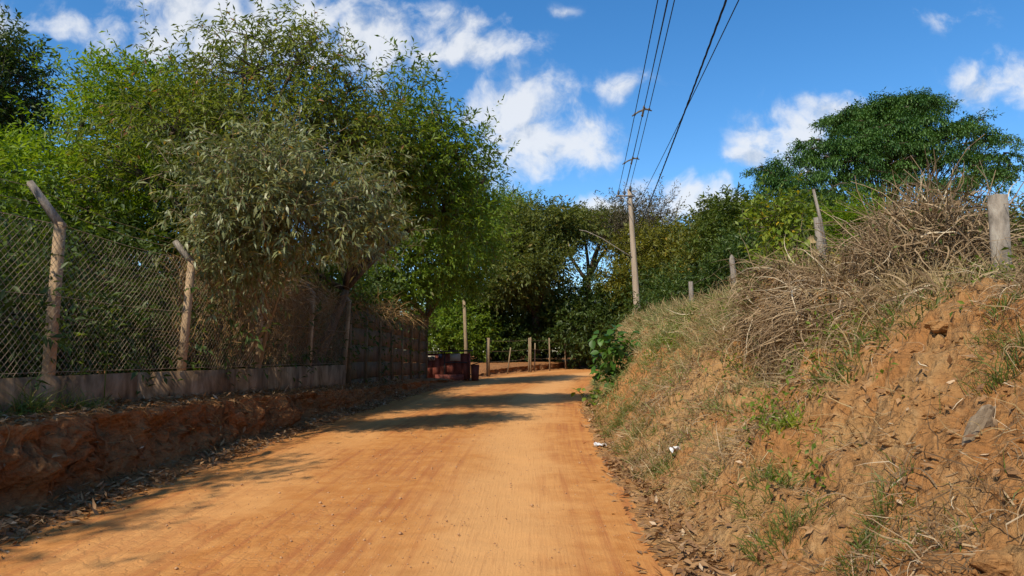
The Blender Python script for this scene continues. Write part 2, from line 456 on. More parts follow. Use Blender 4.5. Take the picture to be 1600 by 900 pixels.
def leaves(base, d, up, L, Wd, bend=0.15, five=True, tone=None):
    """folded leaf blades: base (N,3), direction, rough normal, length, width"""
    n = len(base)
    L = np.broadcast_to(L, (n,))[:, None]
    Wd = np.broadcast_to(Wd, (n,))[:, None]
    bend = np.broadcast_to(bend, (n,))[:, None]
    d = nrm(d)
    side = nrm(np.cross(d, up))
    nm = np.cross(side, d)
    l = base + d * L * 0.45 + side * Wd * 0.5 + nm * Wd * 0.16
    r = base + d * L * 0.45 - side * Wd * 0.5 + nm * Wd * 0.16
    tip = base + d * L - nm * bend * L
    i = np.arange(n)[:, None]
    if five:
        mid = base + d * L * 0.5 + nm * bend * L * 0.12
        v = np.stack([base, l, r, tip, mid], 1).reshape(-1, 3)
        f = (i * 5)[:, :, None] + np.array([[0, 2, 4], [0, 4, 1], [4, 2, 3], [4, 3, 1]])[None]
        k = 5
    else:
        v = np.stack([base, l, tip, r], 1).reshape(-1, 3)
        f = (i * 4)[:, :, None] + np.array([[0, 3, 2], [0, 2, 1]])[None]
        k = 4
    tone = rng.random(n) if tone is None else tone
    return v, [f.reshape(-1, 3)], np.repeat(tone, k)


def twig_leaves(tb, td, tl, k, L, Wd, spread=0.9, droop=0.25, jit=0.3, bend=0.15, five=True, tone=None, njit=0.45):
    """k leaves in a spiral along each twig"""
    n = len(tb)
    a = rng.random((n, 3)) - 0.5
    U = nrm(np.cross(td, a))
    V = np.cross(td, U)
    t = (np.arange(k) + 0.6) / k
    t = t[None] + rng.normal(0, 0.5 / k, (n, k)) * 0.5
    ang = np.arange(k)[None] * 2.4 + rng.random((n, 1)) * 6.28 + rng.normal(0, 0.3, (n, k))
    pos = tb[:, None] + td[:, None] * (tl[:, None] * t)[:, :, None] - np.array([0, 0, 1.0]) * (droop * 0.35 * tl[:, None] * t ** 2)[:, :, None]
    perp = np.cos(ang)[:, :, None] * U[:, None] + np.sin(ang)[:, :, None] * V[:, None]
    sp = spread * (1.15 - 0.55 * t)
    d = td[:, None] * np.cos(sp)[:, :, None] + perp * np.sin(sp)[:, :, None]
    d = d + rng.normal(0, jit, d.shape) + np.array([0, 0, -droop])
    up = np.array([0, 0, 1.0]) + rng.normal(0, njit, d.shape)
    tn = rng.random((n, k)) if tone is None else np.clip(tone[:, None] + rng.normal(0, 0.2, (n, k)), 0, 0.92)
    turned = rng.random((n, k)) < 0.025
    tn = np.where(turned, 0.97, np.minimum(tn, 0.92))
    sc = rng.uniform(0.45, 1.2, n * k)
    return leaves(pos.reshape(-1, 3), d.reshape(-1, 3), up.reshape(-1, 3), L * sc, Wd * sc * rng.uniform(0.8, 1.2, n * k), bend, five, tn.reshape(-1))


def ribbons(base, d, L, Wd, K=4, grav=0.3, curl=0.35, tone=None, drift=None):
    """grass blades and dry strands: tapering ribbons that sag and curl"""
    n = len(base)
    L = np.broadcast_to(np.asarray(L, float), (n,))
    Wd = np.broadcast_to(np.asarray(Wd, float), (n,))
    d = nrm(d)
    P = [base]
    p = base.copy()
    spin = rng.normal(0, 1, (n, 3)) * curl
    for k in range(K):
        p = p + d * (L / K)[:, None]
        P.append(p)
        d = d + np.array([0, 0, -grav]) + spin + rng.normal(0, curl * 0.8, (n, 3))
        if drift is not None:
            d = d + drift
        d = nrm(d)
    P = np.stack(P, 1)
    T = np.diff(P, axis=1)
    T = nrm(np.concatenate([T, T[:, -1:]], 1))
    side = nrm(np.cross(T, rng.normal(0, 1, (n, 1, 3)) + np.array([0, -0.8, 0.3])))
    w = (Wd[:, None] * (1 - (np.arange(K + 1) / K)[None] ** 1.5 * 0.92) * 0.5)[:, :, None]
    v = np.stack([P + side * w, P - side * w], 2).reshape(-1, 3)
    idx = np.arange(n * (K + 1) * 2).reshape(n, K + 1, 2)
    q = np.stack([idx[:, :-1, 0], idx[:, :-1, 1], idx[:, 1:, 1], idx[:, 1:, 0]], -1).reshape(-1, 4)
    tone = rng.random(n) if tone is None else tone
    return v, [q], np.repeat(tone, (K + 1) * 2)


# ------------------------------------------------------------------ value noise
def _hash(ix, iy, seed):
    h = (ix * 374761393 + iy * 668265263 + seed * 144269504) & 0xFFFFFFFF
    h = ((h ^ (h >> 13)) * 1274126177) & 0xFFFFFFFF
    return ((h ^ (h >> 16)) & 0xFFFF) / 65535.0


def vnoise(x, y, seed=0):
    x, y = np.asarray(x, float), np.asarray(y, float)
    ix, iy = np.floor(x).astype(np.int64), np.floor(y).astype(np.int64)
    fx, fy = x - ix, y - iy
    fx, fy = fx * fx * (3 - 2 * fx), fy * fy * (3 - 2 * fy)
    return (_hash(ix, iy, seed) * (1 - fx) + _hash(ix + 1, iy, seed) * fx) * (1 - fy) + (_hash(ix, iy + 1, seed) * (1 - fx) + _hash(ix + 1, iy + 1, seed) * fx) * fy


def fbm(x, y, oct_=4, seed=0, gain=0.5):
    """about -1..1"""
    s, a, t = 0.0, 1.0, 0.0
    for k in range(oct_):
        s = s + a * (vnoise(x * 2 ** k + 17.3 * k, y * 2 ** k - 9.1 * k, seed + k) * 2 - 1)
        t += a
        a *= gain
    return s / t


def sstep(x, a, b):
    t = np.clip((x - a) / (b - a), 0, 1)
    return t * t * (3 - 2 * t)


# ------------------------------------------------------------------ road and banks
def smooth_line(pts, n=1500, win=70):
    pts = np.array(pts, float)
    s = np.concatenate([[0], np.cumsum(np.linalg.norm(np.diff(pts, axis=0), axis=1))])
    t = np.linspace(0, s[-1], n)
    q = np.stack([np.interp(t, s, pts[:, 0]), np.interp(t, s, pts[:, 1])], 1)
    ker = np.hanning(win + 2)[1:-1]
    ker /= ker.sum()
    pad = win // 2
    ext = np.concatenate([q[:1] - (q[1] - q[0]) * np.arange(pad, 0, -1)[:, None], q, q[-1:] + (q[-1] - q[-2]) * np.arange(1, pad + 1)[:, None]])
    sm = np.stack([np.convolve(ext[:, k], ker, 'same')[pad:-pad] for k in range(2)], 1)
    s2 = np.concatenate([[0], np.cumsum(np.linalg.norm(np.diff(sm, axis=0), axis=1))])
    tg = nrm(np.gradient(sm, axis=0))
    return s2, sm, tg


LS, LP, LT = smooth_line([(-4.0, -12), (-4.05, 0), (-4.1, 5), (-4.15, 12), (-3.85, 20), (-3.35, 28), (-2.75, 33), (-2.3, 37), (-1.8, 42), (0.1, 50), (3.3, 59), (8.7, 73), (20, 97), (36, 125)])
RS, RP, RT = smooth_line([(0.7, -12), (0.95, 0), (1.1, 5), (1.35, 12), (1.85, 19), (2.4, 25), (3.4, 33), (4.9, 42), (6.6, 48), (10.2, 56), (16.5, 69), (28, 90), (44, 117)])


def edge_point(S, P, T, s, u, side):
    x, y = np.interp(s, S, P[:, 0]), np.interp(s, S, P[:, 1])
    tx, ty = np.interp(s, S, T[:, 0]), np.interp(s, S, T[:, 1])
    return x + side * u * ty, y - side * u * tx


def wall_x(y):
    return -5.5 + 0.0555 * (y - 8.4)


def right_xy(s, u):
    return edge_point(RS, RP, RT, s, u, 1)


def right_pos(s, u):
    """surface of the right-hand bank: s metres along the road edge (about Y + 12), u metres away from it"""
    s, u = np.broadcast_arrays(np.asarray(s, float), np.asarray(u, float))
    x, y = right_xy(s, u)
    Y = s - 12.0
    c = np.interp(Y, [-10, 6.8, 11, 20, 30, 40, 60, 100], [2.1, 2.3, 2.42, 2.62, 2.9, 3.1, 2.7, 2.3])
    w = np.interp(Y, [-10, 6.8, 12, 20, 30, 40, 60], [3.4, 3.5, 3.5, 3.5, 3.0, 2.5, 2.6]) + 0.25 * fbm(Y * 0.35, u * 0 + 3.1, 3, 5)
    foot = 0.42 + 0.16 * fbm(Y * 0.6, Y * 0 + 1.7, 3, 9)
    t = np.clip((u - foot) / (w - foot), 0, 1)
    t0 = t
    t = t ** (1 - 0.20 * sstep(Y, 7.5, 11))
    f = 0.62 * np.sin(t * np.pi / 2) + 0.38 * (t * t * (3 - 2 * t))
    z = -0.03 + 0.05 * sstep(u, -0.35, foot) + c * f
    beyond = np.maximum(u - w, 0)
    z = z + 0.035 * beyond + 0.25 * fbm(x * 0.25, y * 0.25, 3, 21) * sstep(beyond, 0.5, 6)
    face = sstep(u, foot - 0.1, foot + 0.5) * (1 - sstep(u, w + 0.2, w + 2.5))
    z = z + face * (0.24 * fbm(x * 0.9, y * 0.9, 3, 2) + 0.13 * fbm(x * 2.6, y * 2.0, 3, 33) + 0.11 * (0.5 - np.abs(fbm(x * 5, y * 4, 3, 44)) * 2.2) + 0.055 * (0.5 - np.abs(fbm(x * 13, y * 9, 3, 45)) * 2.2) + 0.030 * fbm(x * 24, y * 20, 2, 55))
    # runnels washed down the face
    g = fbm(Y * 2.6 + 0.5 * fbm(x * 2, y * 2, 2, 8), u * 0.35, 3, 71)
    z = z - face * 0.16 * sstep(g, 0.12, 0.5) * np.sin(np.clip(t, 0, 1) * np.pi)
    z = z + face * 0.055 * np.sin(z * 17.0 + 3.0 * fbm(x * 0.8, y * 0.8, 3, 77)) * sstep(fbm(x * 1.1, y * 1.1, 2, 78), -0.3, 0.2)
    z = z - 0.30 * np.exp(-(((x - 4.75) / 0.8) ** 2 + ((y - 6.8) / 0.9) ** 2))
    # hollow under the overhanging roots
    hole = np.exp(-(((x - 3.45) / 0.5) ** 2 + ((y - 9.3) / 0.95) ** 2))
    z = z - 0.75 * hole * face + 0.36 * face * np.exp(-(((x - 4.15) / 0.35) ** 2 + ((y - 9.3) / 1.1) ** 2))
    z = z + 0.012 * fbm(x * 9, y * 9, 3, 12)
    lip = face * np.exp(-(((x - 4.05) / 0.42) ** 2 + ((y - 9.3) / 1.2) ** 2))
    x = x - 0.45 * lip + 0.12 * hole * face
    over = sstep(fbm(Y * 0.42, Y * 0 + 5.5, 3, 151), -0.15, 0.25) * sstep(Y, 7.2, 9.0) * (1 - sstep(Y, 26, 32))
    x = x - over * 0.42 * np.exp(-(((t0 - 0.74) / 0.10) ** 2)) + over * 0.20 * np.exp(-(((t0 - 0.50) / 0.12) ** 2))
    z = z - over * 0.12 * np.exp(-(((t0 - 0.55) / 0.09) ** 2))
    return np.stack([x, y, z], -1)


def left_pos(s, q):
    """left-hand cut bank and the land beyond: q = 0 at the road edge, 1 at the wall line, then metres beyond it"""
    s, q = np.broadcast_arrays(np.asarray(s, float), np.asarray(q, float))
    ex, ey = np.interp(s, LS, LP[:, 0]), np.interp(s, LS, LP[:, 1])
    tx, ty = np.interp(s, LS, LT[:, 0]), np.interp(s, LS, LT[:, 1])
    near = 1 - sstep(ey, 33.5, 38)
    w = np.where(ey < 34, np.maximum(ex - wall_x(ey), 0.6), 0.9)
    w = w * near + 0.9 * (1 - near)
    h = np.interp(ey, [-12, 8, 14, 21, 30, 34, 37, 41, 46, 60, 75, 120], [1.0, 0.95, 0.80, 0.60, 0.42, 0.30, 0.10, 0.12, 0.45, 0.62, 0.6, 0.6])
    qi = np.clip(q, -1, 1)
    o = qi * w + np.maximum(q - 1, 0)
    x, y = ex - o * ty, ey + o * tx
    wob = 0.15 * fbm(ey * 1.1, ey * 0, 3, 3) + 0.07 * fbm(ey * 4, ey * 0, 2, 6)
    r = sstep(qi + wob, 0.46, 0.68)
    strip = sstep(qi, -0.15, 0.5)
    z = -0.035 + strip * 0.10 + r * (h - 0.16) + sstep(qi, 0.66, 1.0) * 0.09
    b = np.maximum(q - 1, 0)
    z = z + 0.012 * np.minimum(b, 30) + 0.3 * fbm(x * 0.2, y * 0.2, 3, 61) * sstep(b, 1, 8)
    z = z + strip * (0.03 * fbm(x * 5, y * 5, 3, 13) + 0.018 * fbm(x * 17, y * 17, 2, 14))
    fc = r * (1 - r) * 4
    bulge = fc * (0.30 * fbm(y * 1.8, z * 2.4, 3, 15) + 0.20 * fbm(y * 6, z * 7, 3, 16) + 0.10 * (0.5 - 2 * np.abs(fbm(y * 14, z * 16, 2, 17)))) + 0.10 * sstep(r, 0.75, 1.0) * (1 - sstep(qi, 0.7, 0.9))
    x = x + bulge
    return np.stack([x, y, z], -1)


def grid_mesh(name, P, mat, attrs=None, smooth=True):
    a, b, _ = P.shape
    idx = np.arange(a * b).reshape(a, b)
    q = np.stack([idx[:-1, :-1], idx[:-1, 1:], idx[1:, 1:], idx[1:, :-1]], -1).reshape(-1, 4)
    return np_mesh(name, P.reshape(-1, 3), [q], mat, smooth, attrs)


def along(y0, y1, k=0.0068, lo=0.042):
    out, y = [], y0
    while y < y1:
        out.append(y)
        y += max(lo, k * max(abs(y), 0)) if y > 2.5 else 0.4
    out.append(y1)
    return np.array(out)


g = 900.0
tag(obj('ground', np_mesh('ground', [(-g, -g, -0.4), (g, -g, -0.4), (g, g, -0.4), (-g, g, -0.4)], [np.array([[0, 1, 2, 3]])], M['ground'])),
    'flat earthy ground reaching to the horizon', kind='structure')

# the dirt road
sv = along(-10, 108) + 12.0
uv = np.linspace(-0.08, 1.08, 90)
lx, ly = np.interp(sv * LS[-1] / max(LS[-1], RS[-1]), LS, LP[:, 0]), np.interp(sv * LS[-1] / max(LS[-1], RS[-1]), LS, LP[:, 1])
# pair the two edges by arc length, scaled so that both ends meet
rx_, ry_ = np.interp(sv * RS[-1] / max(LS[-1], RS[-1]), RS, RP[:, 0]), np.interp(sv * RS[-1] / max(LS[-1], RS[-1]), RS, RP[:, 1])
X = lx[:, None] * (1 - uv) + rx_[:, None] * uv
Y_ = ly[:, None] * (1 - uv) + ry_[:, None] * uv
U_ = np.broadcast_to(uv, X.shape)
S_ = np.broadcast_to(sv[:, None], X.shape)
Z = 0.05 * (1 - (2 * U_ - 1) ** 2) - 0.022 * np.exp(-((U_ - 0.76) / 0.07) ** 2) - 0.02 * np.exp(-((U_ - 0.2) / 0.06) ** 2)
Z = Z + 0.018 * fbm(X * 1.1, Y_ * 0.8, 3, 81) + 0.007 * fbm(X * 6, Y_ * 5, 3, 82) + 0.004 * fbm(X * 18, Y_ * 16, 2, 83) * (1 - sstep(U_, 0.4, 0.7))


def road_z(x, y):
    u = np.clip((x - np.interp(y, LP[:, 1], LP[:, 0])) / (np.interp(y, RP[:, 1], RP[:, 0]) - np.interp(y, LP[:, 1], LP[:, 0])), 0, 1)
    return 0.05 * (1 - (2 * u - 1) ** 2) + 0.018 * fbm(x * 1.1, y * 0.8, 3, 81)


tag(obj('road', grid_mesh('road', np.stack([X, Y_, Z], -1), M['road'], {'su': np.stack([U_, S_, S_ * 0], -1).reshape(-1, 3)})),
    'orange dirt road bending right behind the bank', kind='structure')

# right bank
sr = along(-10, 100) + 12.0
ur = np.concatenate([np.arange(-0.35, 4.2, 0.038), 4.2 + np.cumsum(np.linspace(0.08, 4.0, 38))])
tag(obj('roadside_bank', grid_mesh('roadside_bank', right_pos(sr[:, None], ur[None]), M['ochre'])),
    'sunlit ochre earth bank right of the road', kind='structure')
# left cut bank
ql = np.concatenate([np.linspace(-0.28, 0.42, 26), np.linspace(0.43, 0.78, 44), np.linspace(0.80, 1.0, 10), 1 + np.cumsum(np.linspace(0.1, 5.0, 34))])
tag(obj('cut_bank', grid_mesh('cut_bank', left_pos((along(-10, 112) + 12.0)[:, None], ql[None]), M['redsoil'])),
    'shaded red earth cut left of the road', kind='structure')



# ------------------------------------------------------------------ built things: walls, fences, pole, cables
def lz(y, q):
    """height of the left-hand land at distance y along, q as in left_pos"""
    return float(left_pos(np.array([y + 12.05]), np.array([q]))[0, 2])


def rbank(y, u):
    return right_pos(np.array([y + 12.0]), np.array([u]))[0]


DIRW = math.atan2(1.0, 0.0555)              # heading of the wall line
ROTW = DIRW - math.pi / 2
POST_Y = [5.4, 8.4, 11.4, 14.4, 17.4, 20.4]


def wall_top(y):
    return float(np.interp(y, [0, 8.4, 19.4, 21], [1.34, 1.30, 1.21, 1.20]))


# low concrete wall under the fence, cast in lengths
wl = thing('low_wall', 'low stained concrete wall running along the top of the earth cut', 'wall', (wall_x(8.4), 8.4, 0.9))
cuts = [-3.0, 0.5, 3.6, 6.9, 10.1, 13.25, 14.75, 17.6, 20.32]
for a, b in zip(cuts[:-1], cuts[1:]):
    mid = (a + b) / 2
    zt = wall_top(mid)
    zb = lz(mid, 1.0) - 0.35
    v, f = box((wall_x(mid), mid, (zt + zb) / 2), (0.16, (b - a) - 0.022, zt - zb), ROTW)
    v = np.array(v)
    v[:, 2] += np.where(v[:, 2] > (zt + zb) / 2, (v[:, 1] - mid) * (wall_top(b) - wall_top(a)) / (b - a) + rng.normal(0, 0.006, len(v)), 0)
    obj('panel', MB().add(v, f).mesh('panel', M['stainedwall']), wl)
v, f = box((wall_x(8.6) - 0.004, 8.6, 0.7), (0.10, 23.2, 0.6), ROTW)
obj('footing', MB().add(v, f).mesh('footing', M['stainedwall']), wl)

# chain-link fence on the wall
cf = thing('chain_link_fence', 'rusty chain-link fence on bent-armed concrete posts along the low wall', 'fence', (wall_x(8.4), 8.4, 1.3))
ARM = np.array((-0.30, -0.10, 0.44))
arm_k = [1.0, 1.12, 0.78, 0.7, 0.6, 0.55]
for i, y in enumerate(POST_Y):
    x, z0 = wall_x(y) - 0.0, wall_top(y)
    h = 1.85 + [0, 0, -0.06, -0.1, -0.05, 0][i]
    lean = (np.array([0.02, 0.0]) + rng.normal(0, 0.02, 2)) * h
    n = 9
    t = np.linspace(0, 1, n)
    mb = MB()
    v, f = box((0, 0, 0), (0.108, 0.118, 1.0), ROTW, 0.012)
    v = np.array(v)
    # taper and lean
    vz = v[:, 2] + 0.5
    v[:, 0] = v[:, 0] * (1 - 0.1 * vz) + x + lean[0] * vz
    v[:, 1] = v[:, 1] * (1 - 0.1 * vz) + y + lean[1] * vz
    v[:, 2] = z0 - 0.25 + vz * (h + 0.25)
    mb.add(v, f)
    p = obj('post', mb.mesh('post', M['post']), cf)
    top = np.array((x + lean[0], y + lean[1], z0 + h - 0.03))
    A = ARM * arm_k[i] + rng.normal(0, 0.02, 3)
    v, f = tubes(np.array([top - A * 0.08, top + A * 0.5, top + A]), [0.068, 0.058, 0.046], 4)
    v = v - np.array(cf.location) - np.array(p.location)
    obj('arm', MB().add(v, f).mesh('arm', M['greywood']), p, loc=(0, 0, 0))
# woven wire: two families of zig-zag diagonals, sagging a little
mb = MB()
H = 1.78
for y0, y1 in zip(POST_Y[:-1], POST_Y[1:]):
    Lb = y1 - y0
    for sgn in (1, -1):
        c = np.arange(-H, Lb, 0.098)
        for c0 in c:
            # line (along a, height b): a = c0 + b
            b0, b1 = max(0.0, -c0), min(H, Lb - c0)
            if b1 - b0 < 0.05:
                continue
            bb = np.linspace(b0, b1, 7)
            aa = c0 + bb
            if sgn < 0:
                aa = Lb - aa
            yy = y0 + aa
            sag = 0.045 * np.sin(np.pi * aa / Lb) * (bb / H) + 0.035 * fbm(yy * 2, bb * 2, 2, 91)
            zz = np.interp(yy, [0, 8.4, 19.4, 21], [1.34, 1.30, 1.21, 1.20]) + 0.02 + bb - sag
            xx = wall_x(yy) + 0.075 + 0.05 * fbm(yy * 1.3, bb * 1.5, 2, 92) + (0.003 if sgn > 0 else -0.003)
            mb.add(*tubes(np.stack([xx, yy, zz], 1), 0.0026, 3))
obj('wire_mesh', mb.mesh('wire_mesh', M['wire']), cf)
for hgt in (0.02, 0.92, 1.78):
    mb = MB()
    yy = np.linspace(5.4, 20.4, 61)
    ph = ((yy - 5.4) % 3.0) / 3.0
    zz = np.interp(yy, [0, 8.4, 19.4, 21], [1.34, 1.30, 1.21, 1.20]) + 0.03 + hgt - 0.045 * np.sin(np.pi * ph) * hgt / H
    mb.add(*tubes(np.stack([wall_x(yy) + 0.078, yy, zz], 1), 0.004, 4))
    obj('line_wire', mb.mesh('line_wire', M['wire']), cf)
for k in (0.45, 0.9):
    yy = np.linspace(5.4, 20.4, 61)
    kk = np.interp(yy, POST_Y, arm_k) * k
    ph = ((yy - 5.4) % 3.0) / 3.0
    zz = np.interp(yy, [0, 8.4, 19.4, 21], [1.34, 1.30, 1.21, 1.20]) + 1.84 + ARM[2] * kk - 0.06 * np.sin(np.pi * ph) + 0.02 * fbm(yy * 2, yy * 0, 2, 93)
    xx = wall_x(yy) + ARM[0] * kk
    obj('barbed_wire', MB().add(*tubes(np.stack([xx, yy, zz], 1), 0.004, 3)).mesh('barbed_wire', M['wire']), cf)

# slab wall beyond the fence: posts with cast slabs slotted between them
sw = thing('slab_wall', 'dark stained precast concrete slab wall beyond the chain-link fence', 'wall', (wall_x(27), 27, 0.4))
sy = np.linspace(20.75, 33.6, 8)
for y in sy:
    zb = lz(y, 1.0) - 0.3
    zt = 2.95 + rng.normal(0, 0.02)
    v, f = box((wall_x(y), y, (zb + zt) / 2), (0.17, 0.15, zt - zb), ROTW, 0.012)
    obj('post', MB().add(v, f).mesh('post', M['slab']), sw)
for a, b in zip(sy[:-1], sy[1:]):
    mid = (a + b) / 2
    z = lz(mid, 1.0) - 0.35
    while z < 2.7:
        hh = min(0.52, 2.88 - z)
        v, f = box((wall_x(mid) + rng.normal(0, 0.006), mid, z + hh / 2), (0.055, b - a - 0.16, hh - 0.012), ROTW)
        obj('slab', MB().add(v, f).mesh('slab', M['slab']), sw)
        z += 0.52

# rusty red rubbish bin by the end of the wall
bx, by = -3.45, 38.2
bz = 0.0
rb = thing('rubbish_container', 'rusty red metal rubbish container with flat dark lid beside the wall end', 'container', (bx, by, bz))


def bpart(name, c, size, mat, rot=0.0, parent=None, ch=0.0):
    v, f = box(c, size, rot, ch)
    o = obj(name, MB().add(v, f).mesh(name, mat), parent or rb, loc=(0, 0, 0))
    return o


n_pan = 6
pw = 2.3 / n_pan
for k in range(n_pan):                                   # ribbed front sheets
    bpart('front_panel', (-1.15 + pw * (k + 0.5), -0.62 + 0.012 * (k % 2), 0.78), (pw - 0.015, 0.04, 1.35), M['redmetal'])
for sx_ in (-1.16, 1.16):
    bpart('side_panel', (sx_, 0.0, 0.78), (0.04, 1.2, 1.35), M['redmetal'])
bpart('back_panel', (0, 0.61, 0.78), (2.28, 0.04, 1.35), M['redmetal'])
v, f = box((0, 0, 1.58), (2.62, 1.55, 0.07))
v = np.array(v)
v[:, 2] += v[:, 0] * 0.03 + rng.normal(0, 0.015, len(v))
obj('lid', MB().add(v, f).mesh('lid', M['darkmetal']), rb, loc=(0, 0, 0))
for sx_ in (-1.17, -0.12, 1.17):
    bpart('corner_post', (sx_, -0.655, 0.8), (0.07, 0.05, 1.5), M['darkmetal'] if sx_ == -0.12 else M['redmetal'])
bpart('pale_board', (0.44, -0.668, 1.26), (0.56, 0.03, 0.38), M['palepaint'])
bpart('pale_patch', (-0.85, -0.66, 1.22), (0.42, 0.03, 0.24), M['palepaint'])
a_ = np.linspace(0, 2 * np.pi, 13)
v, f = tubes(np.stack([0.085 * np.cos(a_) - 0.78, np.full(13, -0.69), 0.085 * np.sin(a_) + 1.22], 1), 0.03, 5)
obj('ring', MB().add(v, f).mesh('ring', M['darkmetal']), rb, loc=(0, 0, 0))
bpart('blue_plate', (-0.36, -0.668, 1.32), (0.2, 0.03, 0.22), M['bluepaint'])
bpart('cross_rail', (0.5, -0.69, 0.98), (1.15, 0.05, 0.06), M['darkmetal'])
v, f = box((0.15, -0.78, 0.18), (1.5, 0.26, 0.34))
v = np.array(v)
v[4:, 1] *= 0.97
obj('front_skirt', MB().add(v, f).mesh('front_skirt', M['redmetal']), rb, loc=(0, 0, 0))
# small dark bin on its right
sb = thing('rubbish_bin', 'small dark metal bin with an open lid beside the red container', 'bin', (bx + 1.46, by - 0.1, 0.02))
v, f = box((0, 0, 0.42), (0.44, 0.55, 0.84), 0.1, 0.04)
v = np.array(v)
v[:, :2] *= np.where(v[:, 2:3] < 0.4, 0.85, 1.0)
obj('body', MB().add(v, f).mesh('body', M['redmetal']), sb, loc=(0, 0, 0))
v, f = box((0.10, 0, 0.88), (0.66, 0.62, 0.05), 0.1)
v = np.array(v)
v[:, 2] += v[:, 0] * 0.28
obj('lid', MB().add(v, f).mesh('lid', M['darkmetal']), sb, loc=(0, 0, 0))

# bare thin pole behind the container
b = at(729, 575, 42.0)
t_ = at(725, 468, 42.0)
tp = thing('wooden_pole', 'thin bare wooden pole standing behind the red container', 'pole', (b[0], 42.0, 0.0))
v, f = tubes(np.array([[0, 0, -0.2], [-0.05, 0, 1.9], [t_[0] - b[0], 0, t_[2]]]), [0.12, 0.105, 0.09], 8)
obj('shaft', MB().add(v, f).mesh('shaft', M['palebark'], True), tp, loc=(0, 0, 0))

# post-and-wire fence round the outside of the bend
ff = thing('wire_fence', 'sparse wire fence of bare posts along the outside of the bend', 'fence', (0.5, 52, 0.5))
far_posts = [(763, 580, 528, 763, 44.0, 0.17), (793, 572, 543, 798, 49.0, 0.07), (829.5, 572, 527, 829, 52.5, 0.10), (826, 571, 528, 826.5, 53.2, 0.09), (835.5, 568, 536, 836, 54.0, 0.07),
             (859, 571, 528, 858, 56.5, 0.085), (884, 569, 535, 883, 60.5, 0.085), (906, 568, 534, 895, 64.0, 0.085), (925, 566, 536, 924, 69.0, 0.08)]
tops = []
for (px, pb, pt, pxt, Yp, r) in far_posts:
    a, c = at(px, pb + 3, Yp), at(pxt, pt, Yp)
    tops.append((a, c))
    loc = a - np.array(ff.location)
    v, f = tubes(np.array([loc - np.array([0, 0, 0.45]), loc + (c - a) * 0.5 + rng.normal(0, 0.015, 3), loc + (c - a)]), [r * .78, r * 0.74, r * 0.66], 6)
    obj('post', MB().add(v, f).mesh('post', M['palebark']), ff, loc=(0, 0, 0))
main = [tops[i] for i in (0, 2, 5, 6, 7, 8)]
for fr in (0.32, 0.62, 0.92):
    pts = np.array([a + (c - a) * fr for a, c in main]) - np.array(ff.location)
    q = []
    for p0, p1 in zip(pts[:-1], pts[1:]):
        for k in range(5):
            w_ = p0 + (p1 - p0) * k / 5
            q.append(w_ - np.array([0, 0, 0.07 * math.sin(math.pi * k / 5)]))
    q.append(pts[-1])
    obj('wire_strand', MB().add(*tubes(np.array(q), 0.008, 3)).mesh('wire_strand', M['wire']), ff, loc=(0, 0, 0))

# utility pole
Pb, Pt = at(997, 505, 39.0), at(983.5, 296, 39.0)
up = thing('utility_pole', 'tall pale utility pole with a short crossarm standing behind the bank', 'utility pole', Pb)
H_ = Pt - Pb
tt = np.linspace(-0.12, 1, 14)
v, f = tubes(H_[None] * tt[:, None], 0.20 - 0.085 * np.clip(tt, 0, 1), 12)
obj('shaft', MB().add(v, f).mesh('shaft', M['polewood'], True), up, loc=(0, 0, 0))


def upart(name, P, r, mat, sides=6, smooth=False):
    v, f = tubes(np.array(P, float), r, sides)
    return obj(name, MB().add(v, f).mesh(name, mat, smooth), up, loc=(0, 0, 0))


arm_z = H_[2] - 0.42
axn = H_ / H_[2]
A0 = axn * arm_z
upart('crossarm', [A0 + (-0.78, -0.16, 0.03), A0 + (0.25, -0.16, 0.0)], [0.045, 0.05], M['greywood'], 4)
upart('brace', [A0 + (-0.5, -0.15, 0.0), A0 + (0, -0.14, -0.5)], 0.022, M['galv'], 4)
ins = [A0 + (-0.66, -0.16, 0.05), A0 + (-0.32, -0.16, 0.05), A0 + (0.0, -0.16, 0.30)]
for p in ins:
    z_ = np.array([0, 0.06, 0.09, 0.13, 0.17, 0.22, 0.27])
    upart('insulator', np.stack([np.full(7, p[0]), np.full(7, p[1]), p[2] + z_], 1), [0.03, 0.035, 0.10, 0.05, 0.09, 0.045, 0.05], M['porcelain'], 8, True)
upart('insulator', [A0 + (-0.55, -0.2, -0.05), A0 + (-0.55, -0.2, -0.3)], [0.05, 0.07], M['porcelain'], 8)
upart('pole_bracket', [axn * (H_[2] - 0.15) + (0.1, -0.14, 0), axn * (H_[2] - 0.15) + (0.42, -0.14, 0.02)], 0.03, M['galv'], 4)
zl = (505 - 405) / 209 * H_[2]
zL = at(905, 362, 39.0) - Pb
La = axn * zl
up_arm = [La + (0.0, -0.1, 0), La * 0.72 + zL * 0.28 + (0, -0.1, 0.10), La * 0.4 + zL * 0.6 + (0, -0.1, 0.24), La * 0.12 + zL * 0.88 + (0, -0.1, 0.2), zL + (0, -0.1, 0.08)]
upart('lamp_arm', up_arm, [0.028, 0.026, 0.025, 0.024, 0.022], M['greypost'], 6, True)
for zz in (0.35, 0.52, 0.66):
    p = axn * H_[2] * zz
    upart('step_bolt', [p + (-0.16, -0.1, 0), p + (-0.26, -0.16, 0.0)], 0.018, M['galv'], 4)

# cables overhead: three primary lines with a carrier, held by spacers, and two low lines
P_end = np.array([1.12, -6.0, 9.95])


def cable_pts(a, b, sag, n=60):
    t = np.linspace(0, 1, n)
    p = a + (b - a) * t[:, None]
    p[:, 2] -= sag * 4 * t * (1 - t)
    return p


